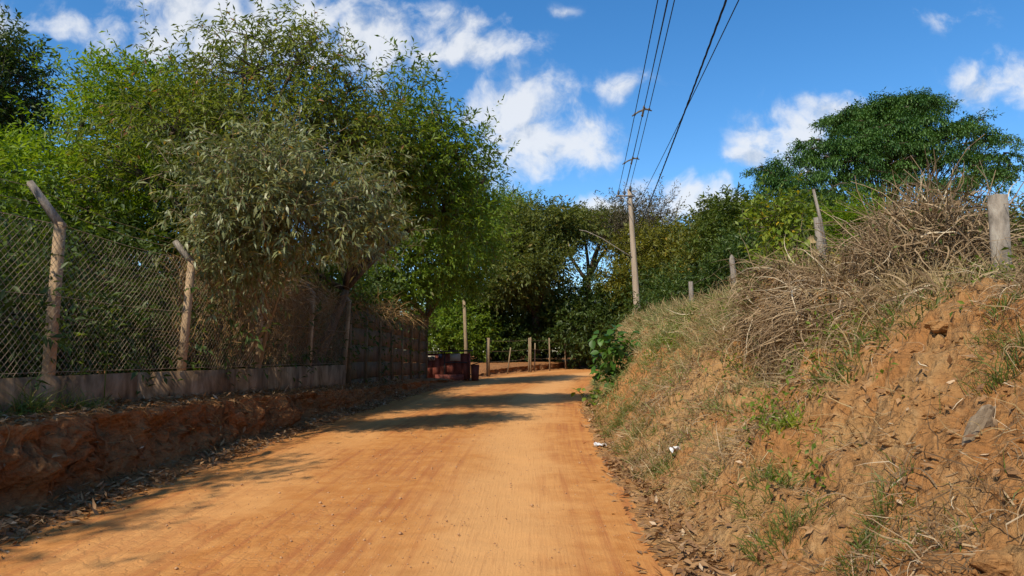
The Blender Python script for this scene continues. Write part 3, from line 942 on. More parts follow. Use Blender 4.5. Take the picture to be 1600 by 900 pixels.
def cable(name, label, a, b, sag, r, twist=False, group=None):
    p = cable_pts(np.array(a, float), np.array(b, float), sag, 90)
    mb = MB()
    if twist:
        ph = np.arange(0, 900) * 0.21
        pp = np.stack([np.interp(np.linspace(0, 89, 900), np.arange(90), p[:, k]) for k in range(3)], 1)
        for o_ in (0, 2.09, 4.19):
            mb.add(*tubes(pp + np.stack([np.cos(ph + o_), 0 * ph, np.sin(ph + o_)], 1) * r * 0.8, r * 0.75, 5))
    else:
        mb.add(*tubes(p, r, 6))
    return tag(obj(name, mb.mesh(name, M['cable'], True)), label, 'cable', group)


prim = [ins[0] + Pb + (0, 0, 0.27), ins[1] + Pb + (0, 0, 0.27), ins[2] + Pb + (0, 0, 0.3)]
offs = [np.array([-0.10, 0, 0.0]), np.array([0.02, 0, -0.10]), np.array([0.11, 0, 0.02])]
prim_pts = []
for k, lab in enumerate(('leftmost black power line of the spacer-held bundle', 'middle black power line of the spacer-held bundle', 'rightmost black power line of the spacer-held bundle')):
    a, b_ = prim[k], P_end + offs[k]
    cable('power_line', lab, a, b_, 0.38, 0.014)
    prim_pts.append(cable_pts(a, b_, 0.38, 400))
mess = cable_pts(prim[1] + (0.1, 0, 0.25), P_end + (0.02, 0, 0.2), 0.36, 400)
tag(obj('carrier_wire', MB().add(*tubes(mess[::5], 0.009, 5)).mesh('carrier_wire', M['cable'], True)), 'thin carrier wire running above the bundled power lines', 'cable')
for yy_, lab in ((24.6, 'brown cable spacer nearer the top of the photo'), (32.0, 'brown cable spacer just above the utility pole')):
    pts = [q[np.argmin(np.abs(q[:, 1] - yy_))] for q in prim_pts] + [mess[np.argmin(np.abs(mess[:, 1] - yy_))]]
    c0 = np.mean(pts, axis=0)
    sp = thing('cable_spacer', lab, 'cable spacer', c0, 'spacers on the overhead power lines')
    q = [p - c0 for p in pts]
    obj('frame', MB().add(*tubes(np.array([q[0] + (-0.1, 0, -0.06), q[0] * 0.5 + (0, 0, 0.05), q[2] * 0.5 + (0, 0, 0.05), q[2] + (0.1, 0, -0.06)]), [0.022, 0.035, 0.035, 0.022], 6)).mesh('frame', M['spacer']), sp, loc=(0, 0, 0))
    obj('stem', MB().add(*tubes(np.array([q[1] + (0, 0, -0.06), q[1] * 0.3 + q[3] * 0.5, q[3] + (0, 0, 0.07)]), [0.03, 0.045, 0.03], 6)).mesh('stem', M['spacer']), sp, loc=(0, 0, 0))
    for p in q:
        obj('clamp', MB().add(*tubes(np.array([p - (0, 0.05, 0), p, p + (0, 0.05, 0)]), [0.035, 0.05, 0.035], 6)).mesh('clamp', M['spacer']), sp, loc=(0, 0, 0))
low_a = axn * ((505 - 372) / 209 * H_[2]) + Pb + (0.14, -0.12, 0)
low_b = axn * ((505 - 333) / 209 * H_[2]) + Pb + (0.14, -0.12, 0)


def beyond(a, px, py, Yp, yend=-6.0):
    """continue the span from a through the photograph's point at distance Yp"""
    m = at(px, py, Yp)
    return a + (m - a) * (yend - a[1]) / (m[1] - a[1])


cable('low_voltage_cable', 'thick twisted black cable sagging right of the power lines', low_a, beyond(low_a, 1130, -14, 11.6), 0.30, 0.014, True)
cable('telephone_line', 'thin black line farthest right overhead', low_b, beyond(low_b, 1151, -14, 12.4), 0.25, 0.012)
for k, (za, xe, ye, ze, lab) in enumerate(((0.96, 15.0, 60, 8.6, 'upper thin wire from the pole top down toward the trees'), (0.90, 14.2, 60, 7.4, 'lower thin wire from the pole top down toward the trees'))):
    cable('service_wire', lab, Pb + H_ * za + (0.12, 0, 0), (xe, ye, ze), 0.5, 0.012)

# barbed-wire fence along the crest of the right bank
bf = thing('barbed_wire_fence', 'old barbed wire fence of odd posts along the crest of the right bank', 'fence', at(1570, 440, 6.8))
bfl = np.array(bf.location)


def bpost(pts, r, mat, label=None, sides=4):
    P = np.array(pts) - bfl
    v, f = tubes(P, r, sides)
    o = obj('post', MB().add(v, f).mesh('post', mat), bf, loc=(0, 0, 0))
    if label:
        o['label'] = label
    return o


a, c = at(1569, 470, 6.8), at(1559, 305, 6.8)
v, f = box((0, 0, 0), (0.132, 0.132, 1.0), 0.35, 0.016)
v = np.array(v)
vz = v[:, 2:3] + 0.5
v = np.c_[v[:, :2], np.zeros(len(v))] + (a - (0, 0, 0.4)) + (c - a + (0, 0, 0.4)) * vz - bfl + rng.normal(0, 0.004, v.shape)
o = obj('post', MB().add(v, f).mesh('post', M['greypost']), bf, loc=(0, 0, 0))
o['label'] = 'square grey concrete fence post nearest on the right bank'
p0, p1 = at(1292, 475, 10.6), at(1275, 340, 10.6)
bpost([p0 - (0, 0, .3), p0 * 0.6 + p1 * 0.4 + (0.02, 0, 0), p1], [0.085, 0.068, 0.04], M['greywood'], 'weathered split wooden post leaning left', 6)
p0, p1 = at(1292, 395, 11.2), at(1271, 296, 11.2)
bpost([p0, (p0 + p1) / 2 + (0.01, 0, 0), p1], [0.03, 0.028, 0.022], M['greywood'], 'thin bare stake behind the split post', 5)
p0, p1 = at(1150, 470, 16.9), at(1143, 398, 16.9)
bpost([p0 - (0, 0, .3), (p0 + p1) / 2, p1 - (0, 0, .1), p1], [0.075, 0.072, 0.065, 0.02], M['greywood'], 'pointed grey wooden post in the bank grass', 6)
p0, p1 = at(1082, 500, 21.7), at(1079, 440, 21.7)
bpost([p0 - (0, 0, .3), (p0 + p1) / 2, p1], [0.08, 0.075, 0.068], M['greywood'], None, 6)
tp_ = [at(1559, 320, 6.8), at(1276, 352, 10.6), at(1144, 408, 16.9), at(1079, 446, 21.7)]
tp_ = [tp_[0] + (tp_[0] - tp_[1]) * 0.9] + tp_
for dz in (0.0, 0.32):
    q = []
    for p0, p1 in zip(tp_[:-1], tp_[1:]):
        for k in range(8):
            q.append(p0 + (p1 - p0) * k / 8 - np.array([0, 0, dz + 0.06 * math.sin(math.pi * k / 8)]) + rng.normal(0, 0.008, 3))
    q.append(tp_[-1] - np.array([0, 0, dz]))
    obj('wire_strand', MB().add(*tubes(np.array(q) - bfl, 0.0035, 3)).mesh('wire_strand', M['wire']), bf, loc=(0, 0, 0))


# ------------------------------------------------------------------ trees and shrubs
def curve_between(a, b, n=5, bow=0.15, up=0.0):
    """(N,3)->(N,n,3) bowed branch lines"""
    a, b = np.atleast_2d(a), np.atleast_2d(b)
    t = np.linspace(0, 1, n)[None, :, None]
    L = np.linalg.norm(b - a, axis=1)[:, None, None]
    off = rng.normal(0, 1, (len(a), 1, 3)) * bow * L
    off[:, :, 2] += up * L[:, :, 0]
    return a[:, None] * (1 - t) + b[:, None] * t + off * (t * (1 - t))


def tree(name, label, cat, base, lobes, nclump, per, k, LL, LW, mat, tw=0.5, cr=0.4, trunk_r=0.15, bark='bark', group=None, droop=0.25, up=0.3,
         five=False, fill=0.45, spread=0.9, stems=1, limb=True, twigs_drawn=False, flat=1.0, top_bias=0.0, jit=0.3, own_leaves=0, fork=0.45, extra=None, dome=0.0, njit=0.45):
    """lobes: (centre xyz, radii xyz, weight). Clumps of leafy twigs fill the lobes; limbs run from the trunk to every lobe and clump."""
    base = np.array(base, float)
    cs = np.array([l[0] for l in lobes], float)
    rs = np.array([l[1] for l in lobes], float)
    wt = np.array([l[2] for l in lobes], float) * (rs[:, 0] * rs[:, 1] * rs[:, 2]) ** 0.67
    li = rng.choice(len(lobes), nclump, p=wt / wt.sum())
    d = rng.normal(0, 1, (nclump, 3))
    d[:, 2] += top_bias
    d = nrm(d)
    rr = fill + (1 - fill) * rng.random(nclump) ** 0.7
    rr = rr * (1 + 0.22 * rng.normal(0, 1, nclump) * 0.5)
    cl = cs[li] + d * rs[li] * rr[:, None]
    if dome:
        rel = (cl - cs[li]) / rs[li]
        cl[:, 2] -= dome * rs[li, 0] * (rel[:, 0] ** 2 + rel[:, 1] ** 2)
    ctone = np.clip(rng.normal(0.45, 0.2, nclump), 0, 0.9)
    root = thing(name, label, cat, base, group)
    # wood
    mb = MB()
    mean = np.average(cs, axis=0, weights=wt)
    low = cs[:, 2].min()
    if limb:
        for s in range(stems):
            b0 = base + (rng.normal(0, 0.25, 3) * (1, 1, 0) if stems > 1 else 0) - np.array([0, 0, 0.4])
            fk = base * (1 - fork) + mean * fork + rng.normal(0, 0.2, 3) * (1 if stems > 1 else 0.5)
            P = curve_between(b0, fk, 8, 0.10)
            mb.add(*tubes(P - base, np.linspace(trunk_r * 1.25, trunk_r * 0.75, 8), 8))
            own = [i for i in range(len(cs)) if i % stems == s]
            if own:
                Q = curve_between(np.repeat(fk[None], len(own), 0), cs[own], 7, 0.18, 0.1)
                mb.add(*tubes(Q - base, np.linspace(trunk_r * 0.6, trunk_r * 0.2, 7) * min(1.0, (9.0 / len(lobes)) ** 0.7), 5))
    nb = min(nclump, 260)
    Q = curve_between(cs[li[:nb]], cl[:nb], 4, 0.2, 0.08)
    mb.add(*tubes(Q - base, np.linspace(max(trunk_r * 0.16, 0.012), 0.006, 4), 3))
    # twigs
    n = nclump * per
    ci = np.repeat(np.arange(nclump), per)
    keep = rng.random(n) < 0.9
    ci = ci[keep]
    n = len(ci)
    off = rng.normal(0, 1, (n, 3)) * cr
    off[:, 2] *= flat
    outw = nrm((cl[ci] - cs[li[ci]]) / rs[li[ci]])
    tb = cl[ci] + off
    td = nrm(outw * 0.7 + rng.normal(0, 0.55, (n, 3)) * (1, 1, max(flat, 0.35)) + np.array([0, 0, up]))
    tl = tw * rng.uniform(0.6, 1.25, n)
    if twigs_drawn:
        tt_ = np.linspace(0, 1, 3)[None, :, None]
        P = cl[ci][:, None] * 0 + tb[:, None] + td[:, None] * (tl[:, None, None] * tt_)
        P[:, :, 2] -= droop * 0.35 * tl[:, None] * tt_[:, :, 0] ** 2
        P = P[::2, ::2]
        mb.add(*tubes(P - base, np.linspace(0.008, 0.003, 2), 3))
    if mb.n:
        obj('trunk', mb.mesh('trunk', M[bark], True), root, loc=(0, 0, 0))
    v, f, tn = twig_leaves(tb, td, tl, k, LL, LW, spread, droop, jit, 0.18, five, ctone[ci], njit)
    obj('crown', MB().add(v - base, f, tn).mesh('crown', M[mat]), root, loc=(0, 0, 0))
    if extra:                                             # flowers and the like: (part name, material, count, length, width)
        for (pn, pm, cnt, el, ew) in extra:
            pick = rng.choice(n, min(cnt, n), replace=False)
            pick = pick[np.argsort(tb[pick, 1])]
            v, f, tn = twig_leaves(tb[pick], td[pick], tl[pick] * 0.6, 5, el, ew, 1.0, 0.1)
            obj(pn, MB().add(v - base, f, tn).mesh(pn, M[pm]), root, loc=(0, 0, 0))
    if own_leaves:
        # the leaves that show largest, each an object of its own
        protos = []
        for q in range(4):
            v, f, tn = leaves(np.zeros((1, 3)), np.array([[1.0, 0, 0]]), np.array([[0, 0, 1.0]]), 1.0, LW / LL * 1.05, 0.1 + 0.1 * q, True, np.array([0.2 + 0.22 * q]))
            protos.append(np_mesh('leaf', v, f, M[mat], False, {'tone': tn}))
        score = np.linalg.norm(tb - np.array([0, 0, CAM_Z]), axis=1)
        px = tb[:, 0] / tb[:, 1]
        score = score + np.where((np.abs(px) > 0.72), 100, 0)
        pick = np.argsort(score)[: n // 4]
        pick = rng.choice(pick, min(own_leaves, len(pick)), replace=False)
        for j in pick:
            o = bpy.data.objects.new('leaf', protos[j % 4])
            C.objects.link(o)
            o.parent = root
            o.location = tuple(tb[j] + td[j] * tl[j] * 0.8 + rng.normal(0, 0.05, 3) - base)
            o.rotation_euler = (rng.normal(0, 0.6), 0.4 + rng.normal(0, 0.5), rng.random() * 6.28)
            s_ = LL * rng.uniform(0.9, 1.2)
            o.scale = (s_, s_, s_)
    return root


def lob(px, py, Y, rx, ry, rd, w=1.0):
    return (at(px, py, Y), (rx * Y / F_PX, rd, ry * Y / F_PX), w)


def gl(x, y):                                             # rough ground height left of the wall
    return lz(y, 1.0) + 0.05


def gr(x, y):
    s = y + 12.0
    ex, _ = right_xy(np.array([s]), np.array([0.0]))
    return float(rbank(y, max(0.0, x - float(ex[0])))[2])


# --- left-hand side
tree('bushy_tree', 'bright green leafy tree behind the fence at the left', 'tree', (-11.5, 17, 1.0),
     [lob(40, 305, 16, 105, 82, 2.4), lob(190, 220, 17, 75, 68, 2.0), lob(225, 160, 17, 75, 45, 1.6, 1.2), lob(150, 320, 15.5, 150, 90, 2.4), lob(320, 230, 17.5, 110, 90, 2.2), lob(150, 140, 17, 45, 30, 1.2, .9),
      lob(-60, 330, 15, 100, 120, 2.4), lob(290, 330, 16.5, 120, 90, 2.2)],
     660, 11, 9, 0.155, 0.056, 'bright', 0.48, 0.36, 0.16, droop=0.15, up=0.15, flat=0.4)
tree('sparse_tree', 'tall thin-topped tree with drooping brownish leaf tips above the bright tree', 'tree', (-6.4, 15.6, 0.9),
     [lob(400, 110, 15.6, 75, 60, 1.5, 1.0), lob(385, 55, 15.6, 40, 40, 0.8, .75), lob(470, 100, 15.6, 55, 55, 1.2, .9), lob(485, 60, 15.6, 22, 25, .5, .6), lob(545, 140, 15.8, 42, 40, 1.1, .75), lob(300, 115, 15.6, 80, 28, 1.1, .55),
      lob(420, 205, 15.8, 175, 70, 2.0, 1.7), lob(540, 230, 16, 100, 75, 1.7, 1.2), lob(280, 210, 14.6, 90, 70, 1.5, 1.2), lob(240, 290, 14.2, 90, 60, 1.4, 1.0)],
     450, 8, 8, 0.17, 0.046, 'drytip', 0.5, 0.28, 0.15, droop=0.62, up=0.45, twigs_drawn=True)
tree('sparse_tree', 'open-branched tree reaching over the road edge against the sky', 'tree', (-5.7, 19.5, 0.9),
     [lob(625, 160, 18, 42, 55, 1.0, .34), lob(690, 185, 18.5, 48, 40, 1.0, .34), lob(650, 240, 18.5, 80, 50, 1.5, 1.0), lob(715, 250, 19, 48, 55, 1.2, .7), lob(755, 285, 19.5, 26, 30, .8, .5), lob(600, 250, 18, 90, 80, 1.6, 1.3), lob(690, 330, 19.5, 75, 60, 1.5, 1.0), lob(525, 385, 20, 65, 48, 1.3, 1.0), lob(480, 400, 22, 60, 48, 1.3, .9)],
     380, 8, 8, 0.19, 0.062, 'mid', 0.55, 0.3, 0.14, droop=0.35, up=0.35, twigs_drawn=True)
tree('long_leaved_tree', 'grey-green long-leaved tree hanging over the fence towards the road', 'tree', (-6.0, 14.9, 1.0),
     [lob(440, 255, 12.2, 80, 50, 1.0), lob(370, 300, 11.8, 75, 55, 1.0), lob(540, 300, 13, 60, 50, 1.1), lob(470, 340, 12.5, 90, 48, 1.1), lob(350, 370, 12.2, 65, 38, .9, .8), lob(585, 360, 13.5, 45, 34, .9, .7), lob(400, 415, 13, 60, 30, .8, .5), lob(300, 255, 12, 35, 30, .6, .4)],
     330, 9, 8, 0.175, 0.040, 'olive', 0.42, 0.22, 0.045, bark='palebark', droop=0.55, up=0.25, five=True, stems=5, twigs_drawn=True, own_leaves=300, fork=0.42)
tree('drooping_tree', 'fresh green drooping tree over the end of the slab wall', 'tree', (-4.6, 38.5, 0.3),
     [lob(640, 400, 31, 95, 50, 2.2), lob(715, 385, 34, 55, 55, 2.0), lob(655, 330, 32, 95, 60, 2.4), lob(738, 330, 36, 34, 55, 1.6, .8), lob(590, 430, 29, 70, 40, 1.8), lob(700, 440, 34, 40, 22, 1.4, .8), lob(725, 290, 35, 30, 40, 1.4, .7)],
     430, 11, 10, 0.225, 0.09, 'mid', 0.7, 0.5, 0.17, droop=0.4, up=0.05, flat=0.6)
tree('tall_tree', 'dark small-leaved tree at the left edge of the photo', 'tree', (-16.5, 20, 1.0),
     [lob(0, 150, 20, 50, 58, 1.6), lob(36, 120, 20, 26, 38, 1.0, .6), lob(-20, 90, 20, 50, 40, 1.2), lob(20, 90, 20, 25, 30, .8, .6), lob(-50, 200, 20, 90, 70, 2), lob(50, 160, 20, 28, 18, .8, .6)],
     260, 9, 8, 0.17, 0.075, 'dark', 0.5, 0.32, 0.16, droop=0.2, twigs_drawn=True)
# a tree outside the frame that throws the streaky shade on the near road
tree('sparse_tree', 'sparse tree on the left ledge beside the viewpoint, shading the near road', 'tree', (-9.2, 3.6, 1.0),
     [((-8.6, 3.4, 5.2), (1.5, 1.8, 1.0), 1), ((-7.3, 4.6, 5.6), (1.0, 1.2, .7), .8), ((-9.5, 5.5, 5.8), (1.4, 1.4, 1.0), 1), ((-8.0, 1.0, 5.0), (1.6, 1.4, 1.1), 1)],
     130, 8, 8, 0.2, 0.07, 'mid', 0.5, 0.3, 0.14)

# shrubs behind the fence, one by one
sh = [(-7.0, 8.6, 1.5, 1.5, 1.4, 'dark', 'dark shrub behind the nearest fence bay'), (-7.1, 11.0, 1.5, 1.5, 1.5, 'dark', 'dark shrub behind the second fence post'),
      (-9.4, 9.8, 2.2, 2.0, 2.0, 'mid', 'mid-green shrub deep behind the first fence bay'), (-9.2, 13.4, 2.2, 2.0, 2.2, 'deep', 'deep green shrub behind the third fence post'),
      (-6.9, 14.2, 1.3, 1.4, 1.5, 'dark', 'dark shrub close behind the third fence post'), (-6.5, 17.4, 1.3, 1.6, 1.6, 'dark', 'dark shrub behind the fourth fence post'),
      (-8.6, 19.0, 2.2, 2.2, 2.8, 'dark', 'big dark shrub behind the far fence bays'), (-6.3, 21.5, 1.3, 1.8, 2.2, 'dark', 'dark shrub rising behind the start of the slab wall'),
      (-6.4, 26.0, 1.6, 2.2, 2.4, 'dark', 'dark shrub rising behind the middle of the slab wall'), (-6.3, 31.0, 1.8, 2.4, 2.4, 'dark', 'dark shrub rising behind the end of the slab wall'),
      (-12.5, 12.5, 2.6, 2.4, 2.8, 'deep', 'large deep green shrub far behind the nearest fence bay'), (-12.5, 18.5, 3.0, 2.8, 3.2, 'dark', 'large dark shrub far behind the middle of the fence'),
      (-11.5, 25.0, 3.2, 3.2, 3.6, 'dark', 'large dark shrub far behind the slab wall'), (-15.5, 22.0, 3.2, 3.2, 3.0, 'dark', 'large dark shrub under the tree at the left edge'), (-9.5, 32.0, 2.6, 2.6, 3.0, 'dark', 'large dark shrub behind the far end of the slab wall')]
for (x, y, rx, ry, rz, mt, lab) in sh:
    z = gl(x, y)
    tree('shrub', lab, 'shrub', (x, y, z), [((x, y, z + rz * 0.75), (rx, ry, rz * 0.8), 1.0), ((x + rng.normal(0, .4), y + rx * 0.5, z + rz * 1.25), (rx * 0.7, ry * .7, rz * 0.55), .9), ((x, y - ry * 0.5, z + rz * 0.35), (rx * .9, ry * .7, rz * 0.45), .9)],
         int(50 + 20 * rx * rz), 8, 8, 0.122 + 0.003 * y, 0.044 + 0.0014 * y, mt, 0.45 + 0.01 * y, 0.28 + 0.01 * y, 0.05, droop=0.3, group='shrubs behind the fence', stems=2, fill=0.35)

# saplings that catch light behind the wire
for (px, py, Y, hh, lab) in ((165, 575, 9.3, 0.75, 'slender pale green sapling behind the first fence bay'), (118, 575, 8.9, 0.55, 'short leafy weed beside the nearest fence post'), (310, 565, 12.0, 0.5, 'small leafy weed behind the second fence post')):
    b = at(px, py, Y)
    b[2] = gl(b[0], Y)
    top = b + np.array([0.05, 0, max(at(px, py, Y)[2] - b[2], 0) + hh])
    root = thing('sapling', lab, 'plant', b)
    P = curve_between(b, top, 9, 0.12)[0]
    obj('stem', MB().add(*tubes(P - b, np.linspace(0.009, 0.004, 9), 4)).mesh('stem', M['grass']), root, loc=(0, 0, 0))
    n = 30
    i_ = rng.integers(3, 9, n)
    v, f, tn = leaves(P[i_] - b, rng.normal(0, 1, (n, 3)) * (1, 1, .3) + (0, 0, .2), np.array([0, 0, 1.0]) + rng.normal(0, .3, (n, 3)), rng.uniform(.09, .15, n), .035, .2)
    obj('foliage', MB().add(v, f, tn).mesh('foliage', M['lime']), root, loc=(0, 0, 0))

# dry vines strung over the far fence bays
vt = thing('dry_vine', 'tangle of dry brown vines hanging over the far fence bays', 'vine', (wall_x(16), 16, 1.25))
vo = np.array(vt.location)
n = 1700
yy = np.clip(rng.normal(16.2, 2.4, n), 11.8, 20.6)
hh = rng.uniform(0.0, 1.9, n) ** 1.0
bs = np.stack([wall_x(yy) - 0.22 + rng.normal(0, 0.10, n), yy, 1.25 + hh], 1)
v, f, tn = ribbons(bs - vo, rng.normal(0, .35, (n, 3)) + (0.05, 0, 0.9), rng.uniform(.4, 1.3, n), rng.uniform(.008, .02, n), 6, 0.04, 0.22)
obj('stems', MB().add(v, f, tn).mesh('stems', M['vine']), vt, loc=(0, 0, 0))
n = 1300
yy = np.clip(rng.normal(15.8, 2.0, n), 12.0, 19.5)
bs = np.stack([wall_x(yy) + rng.normal(-.15, 0.12, n), yy, 3.0 + rng.normal(0, .14, n)], 1)
v, f, tn = ribbons(bs - vo, rng.normal(0, .6, (n, 3)) + (0.1, 0, 0.0), rng.uniform(.3, .9, n), rng.uniform(.008, .018, n), 5, 0.35, 0.3)
obj('hanging_strands', MB().add(v, f, tn).mesh('hanging_strands', M['rootbrown']), vt, loc=(0, 0, 0))
vt2 = thing('dry_vine', 'dark dry creeper draped over the slab wall', 'vine', (wall_x(24), 24, 2.7))
vo = np.array(vt2.location)
n = 450
yy = rng.uniform(20.5, 33, n)
bs = np.stack([wall_x(yy) + rng.normal(.05, 0.1, n), yy, 2.95 + rng.normal(0, .12, n)], 1)
v, f, tn = ribbons(bs - vo, rng.normal(0, .6, (n, 3)) + (0.2, 0, 0.1), rng.uniform(.3, 1.4, n), rng.uniform(.015, .04, n), 5, 0.4, 0.25)
obj('hanging_strands', MB().add(v, f, tn).mesh('hanging_strands', M['vine']), vt2, loc=(0, 0, 0))

# --- background beyond the bend
BG = dict(limb=True, flat=0.55)
tree('broad_tree', 'dark broad-crowned tree behind the bend fence', 'tree', at(838, 570, 66) * (1, 1, 0),
     [lob(800, 370, 64, 45, 35, 4), lob(850, 365, 64, 50, 32, 4), lob(895, 355, 65, 32, 22, 3), lob(820, 420, 62, 60, 40, 4), lob(858, 420, 62, 36, 35, 3.5), lob(780, 440, 62, 40, 35, 3.5), lob(845, 345, 64, 40, 18, 3)],
     420, 10, 9, 0.40, 0.16, 'bgolive', 1.2, 0.75, 0.45, droop=0.25, **BG)
tree('umbrella_tree', 'thin flat-topped tree with forked limbs showing sky', 'tree', at(912, 560, 74) * (1, 1, 0),
     [lob(905, 352, 74, 42, 14, 3.5), lob(945, 352, 74, 40, 14, 3.5), lob(880, 375, 74, 30, 12, 3, .8), lob(968, 372, 74, 30, 12, 3, .8), lob(935, 383, 73, 14, 5, 2, .25)],
     230, 10, 10, 0.36, 0.13, 'bgolive', 1.2, 0.7, 0.4, droop=0.15, fork=0.62, flat=0.35)
tree('thin_crowned_tree', 'grey-brown thin-crowned tree behind the utility pole', 'tree', at(1010, 560, 70) * (1, 1, 0),
     [lob(975, 352, 70, 42, 22, 3, .8), lob(1020, 350, 70, 35, 24, 3, .8), lob(985, 385, 70, 26, 20, 3, .8), lob(1050, 385, 70, 32, 24, 3, .8), lob(990, 320, 70, 25, 10, 2, .4)],
     220, 8, 9, 0.36, 0.10, 'greybrown', 1.5, 0.8, 0.3, droop=0.1, up=0.5, fork=0.55, twigs_drawn=True)
tree('golden_tree', 'golden-green leafy tree right of the utility pole', 'tree', at(1035, 560, 62) * (1, 1, 0),
     [lob(1000, 400, 62, 45, 26, 3), lob(1045, 395, 62, 42, 32, 3), lob(978, 440, 62, 26, 26, 3), lob(1030, 440, 60, 60, 40, 3), lob(1075, 430, 62, 30, 40, 3), lob(1020, 375, 62, 35, 14, 2.5, .7)],
     360, 10, 9, 0.37, 0.145, 'gold', 1.1, 0.75, 0.35, droop=0.25, **BG)
tree('pale_tree', 'pale yellow-green tree top behind the drooping tree', 'tree', at(785, 560, 80) * (1, 1, 0),
     [lob(785, 340, 80, 32, 28, 4), lob(765, 370, 80, 30, 40, 4), lob(810, 330, 80, 25, 14, 3, .7)],
     180, 10, 10, 0.42, 0.14, 'mid', 1.7, 0.9, 0.35, **BG)
dk = [(775, 495, 66, 55, 55, 'dark', 'dark undergrowth tree left of the bend fence posts'), (850, 490, 71, 55, 50, 'dark', 'dark undergrowth tree behind the middle bend fence posts'), (925, 480, 64, 55, 55, 'dark', 'dark undergrowth tree behind the right bend fence posts'),
      (985, 490, 72, 45, 42, 'bgolive', 'olive undergrowth tree left of the utility pole foot'), (1050, 480, 56, 55, 45, 'dark', 'dark undergrowth tree right of the utility pole foot'),
      (700, 480, 62, 50, 60, 'mid', 'sunlit green tree seen through the gap behind the red container'), (1110, 460, 50, 50, 45, 'bgolive', 'olive tree standing beyond the bank crest')]
for (px, py, Y, rx, ry, mt, lab) in dk:
    tree('woodland_tree', lab, 'tree', at(px, 560, Y) * (1, 1, 0),
         [lob(px, py, Y, rx, ry * 0.6, 3), lob(px - rx * .4, py + ry * .5, Y - 2, rx * .8, ry * .6, 3), lob(px + rx * .4, py + ry * .6, Y - 2, rx * .8, ry * .5, 3), lob(px, py + ry * 1.0, Y - 3, rx, ry * .35, 2.5), lob(px + rng.normal(0, 12), py - ry * .55, Y, rx * .6, ry * .4, 2.5)],
         230, 9, 9, 0.40, 0.17, mt, 1.1, 0.8, 0.25, droop=0.3, group='dark trees behind the bend', flat=0.7)
# a solid wood farther back
v_, f_, t_ = [], [], []
mb = MB()
n = 3000
xx, yb = rng.uniform(-75, 95, n), rng.uniform(88, 118, n)
zz = rng.uniform(0.2, 1.0, n) ** 0.8 * (8.2 + 2.2 * fbm(xx * 0.11, yb * 0.0, 3, 7))
zz = np.where(np.abs(xx / yb - (912 - 800) / 1100) < 0.035, zz * 0.72, zz)
td = nrm(rng.normal(0, 1, (n, 3)) + (0, -.3, .5))
v, f, tn = twig_leaves(np.stack([xx, yb, zz], 1), td, np.full(n, 2.0), 9, 1.1, 0.5, 0.9, 0.3)
tag(obj('far_wood', MB().add(v, f, tn).mesh('far_wood', M['dark'])), 'solid dark wood closing the view far behind the bend', 'wood', kind='stuff')
mb = MB()
n = 2400
xx, yb = rng.uniform(-42, -17, n), rng.uniform(6, 62, n)
zz = 1 + rng.uniform(0.0, 1.0, n) * (5.0 + 1.5 * fbm(xx * 0.2, yb * 0.2, 3, 7))
td = nrm(rng.normal(0, 1, (n, 3)) + (0, -.3, .5))
v, f, tn = twig_leaves(np.stack([xx, yb, zz], 1), td, np.full(n, 1.6), 9, 0.7, 0.3, 0.9, 0.3)
tag(obj('far_thicket', MB().add(v, f, tn).mesh('far_thicket', M['dark'])), 'dense dark thicket far behind the chain-link fence', 'thicket', kind='stuff')

# --- right-hand side
ox = [1172, 1197, 1227, 1273, 1320, 1407, 1490, 1563, 1593]
otop = [270, 240, 218, 190, 166, 142, 148, 182, 222]
obot = [300, 306, 310, 312, 312, 306, 300, 292, 262]
lobes = []
for k in range(74):                                       # tiers of flat leaf plates under a domed outline
    px = 1190 + 392 * ((k * 0.7548777 + 0.3) % 1.0)
    v = ((k * 0.5698403 + 0.1) % 1.0) if k % 4 else 0.0
    tpx, bpx = np.interp(px, ox, otop), np.interp(px, ox, obot)
    py = tpx + 12 + v * max(bpx - tpx - 18, 4)
    side = 1 if k % 5 == 0 else -1
    Yq = 36 + side * (0.6 + 4.6 * math.sqrt(v)) * (1 - 0.35 * abs(px - 1390) / 200)
    r_ = rng.uniform(0.9, 1.5)
    if px < 1215 or px > 1560:
        r_ *= 0.65
    if k % 9 == 4:                                        # some plates fill the heart of the crown
        px, py, Yq = 1340 + 90 * rng.random(), 205 + 70 * rng.random(), 35.5
    lobes.append((at(px, py, Yq), (r_ * 1.15, r_ * 1.15, 0.10), 1.0))
for (px, py, Yq) in ((1345, 190, 34), (1375, 200, 33.5), (1405, 190, 34), (1360, 222, 33), (1395, 225, 33), (1335, 215, 33), (1425, 212, 33.5), (1385, 175, 35), (1340, 245, 32.5), (1430, 245, 32.5), (1470, 200, 34), (1300, 225, 33)):
    lobes.append((at(px, py, Yq), (1.45, 1.45, 0.12), 1.2))
tree('umbrella_tree', 'large dark green umbrella-crowned tree towering over the right bank', 'tree', at(1395, 420, 37) * (1, 1, 0) + (0, 0, 2.6),
     lobes, 820, 14, 10, 0.185, 0.066, 'fern', 0.55, 0.15, 0.42, droop=0.25, up=0.05, flat=0.25, spread=1.2, jit=0.10, fork=0.35, fill=0.2, dome=0.30, njit=0.16)


def rtree(name, label, cat, px, Y, lobes, *a, **k):
    x = (px - 800) / F_PX * Y
    return tree(name, label, cat, (x, Y, 2.55 + 0.02 * max(Y - 10, 0)), lobes, *a, **k)


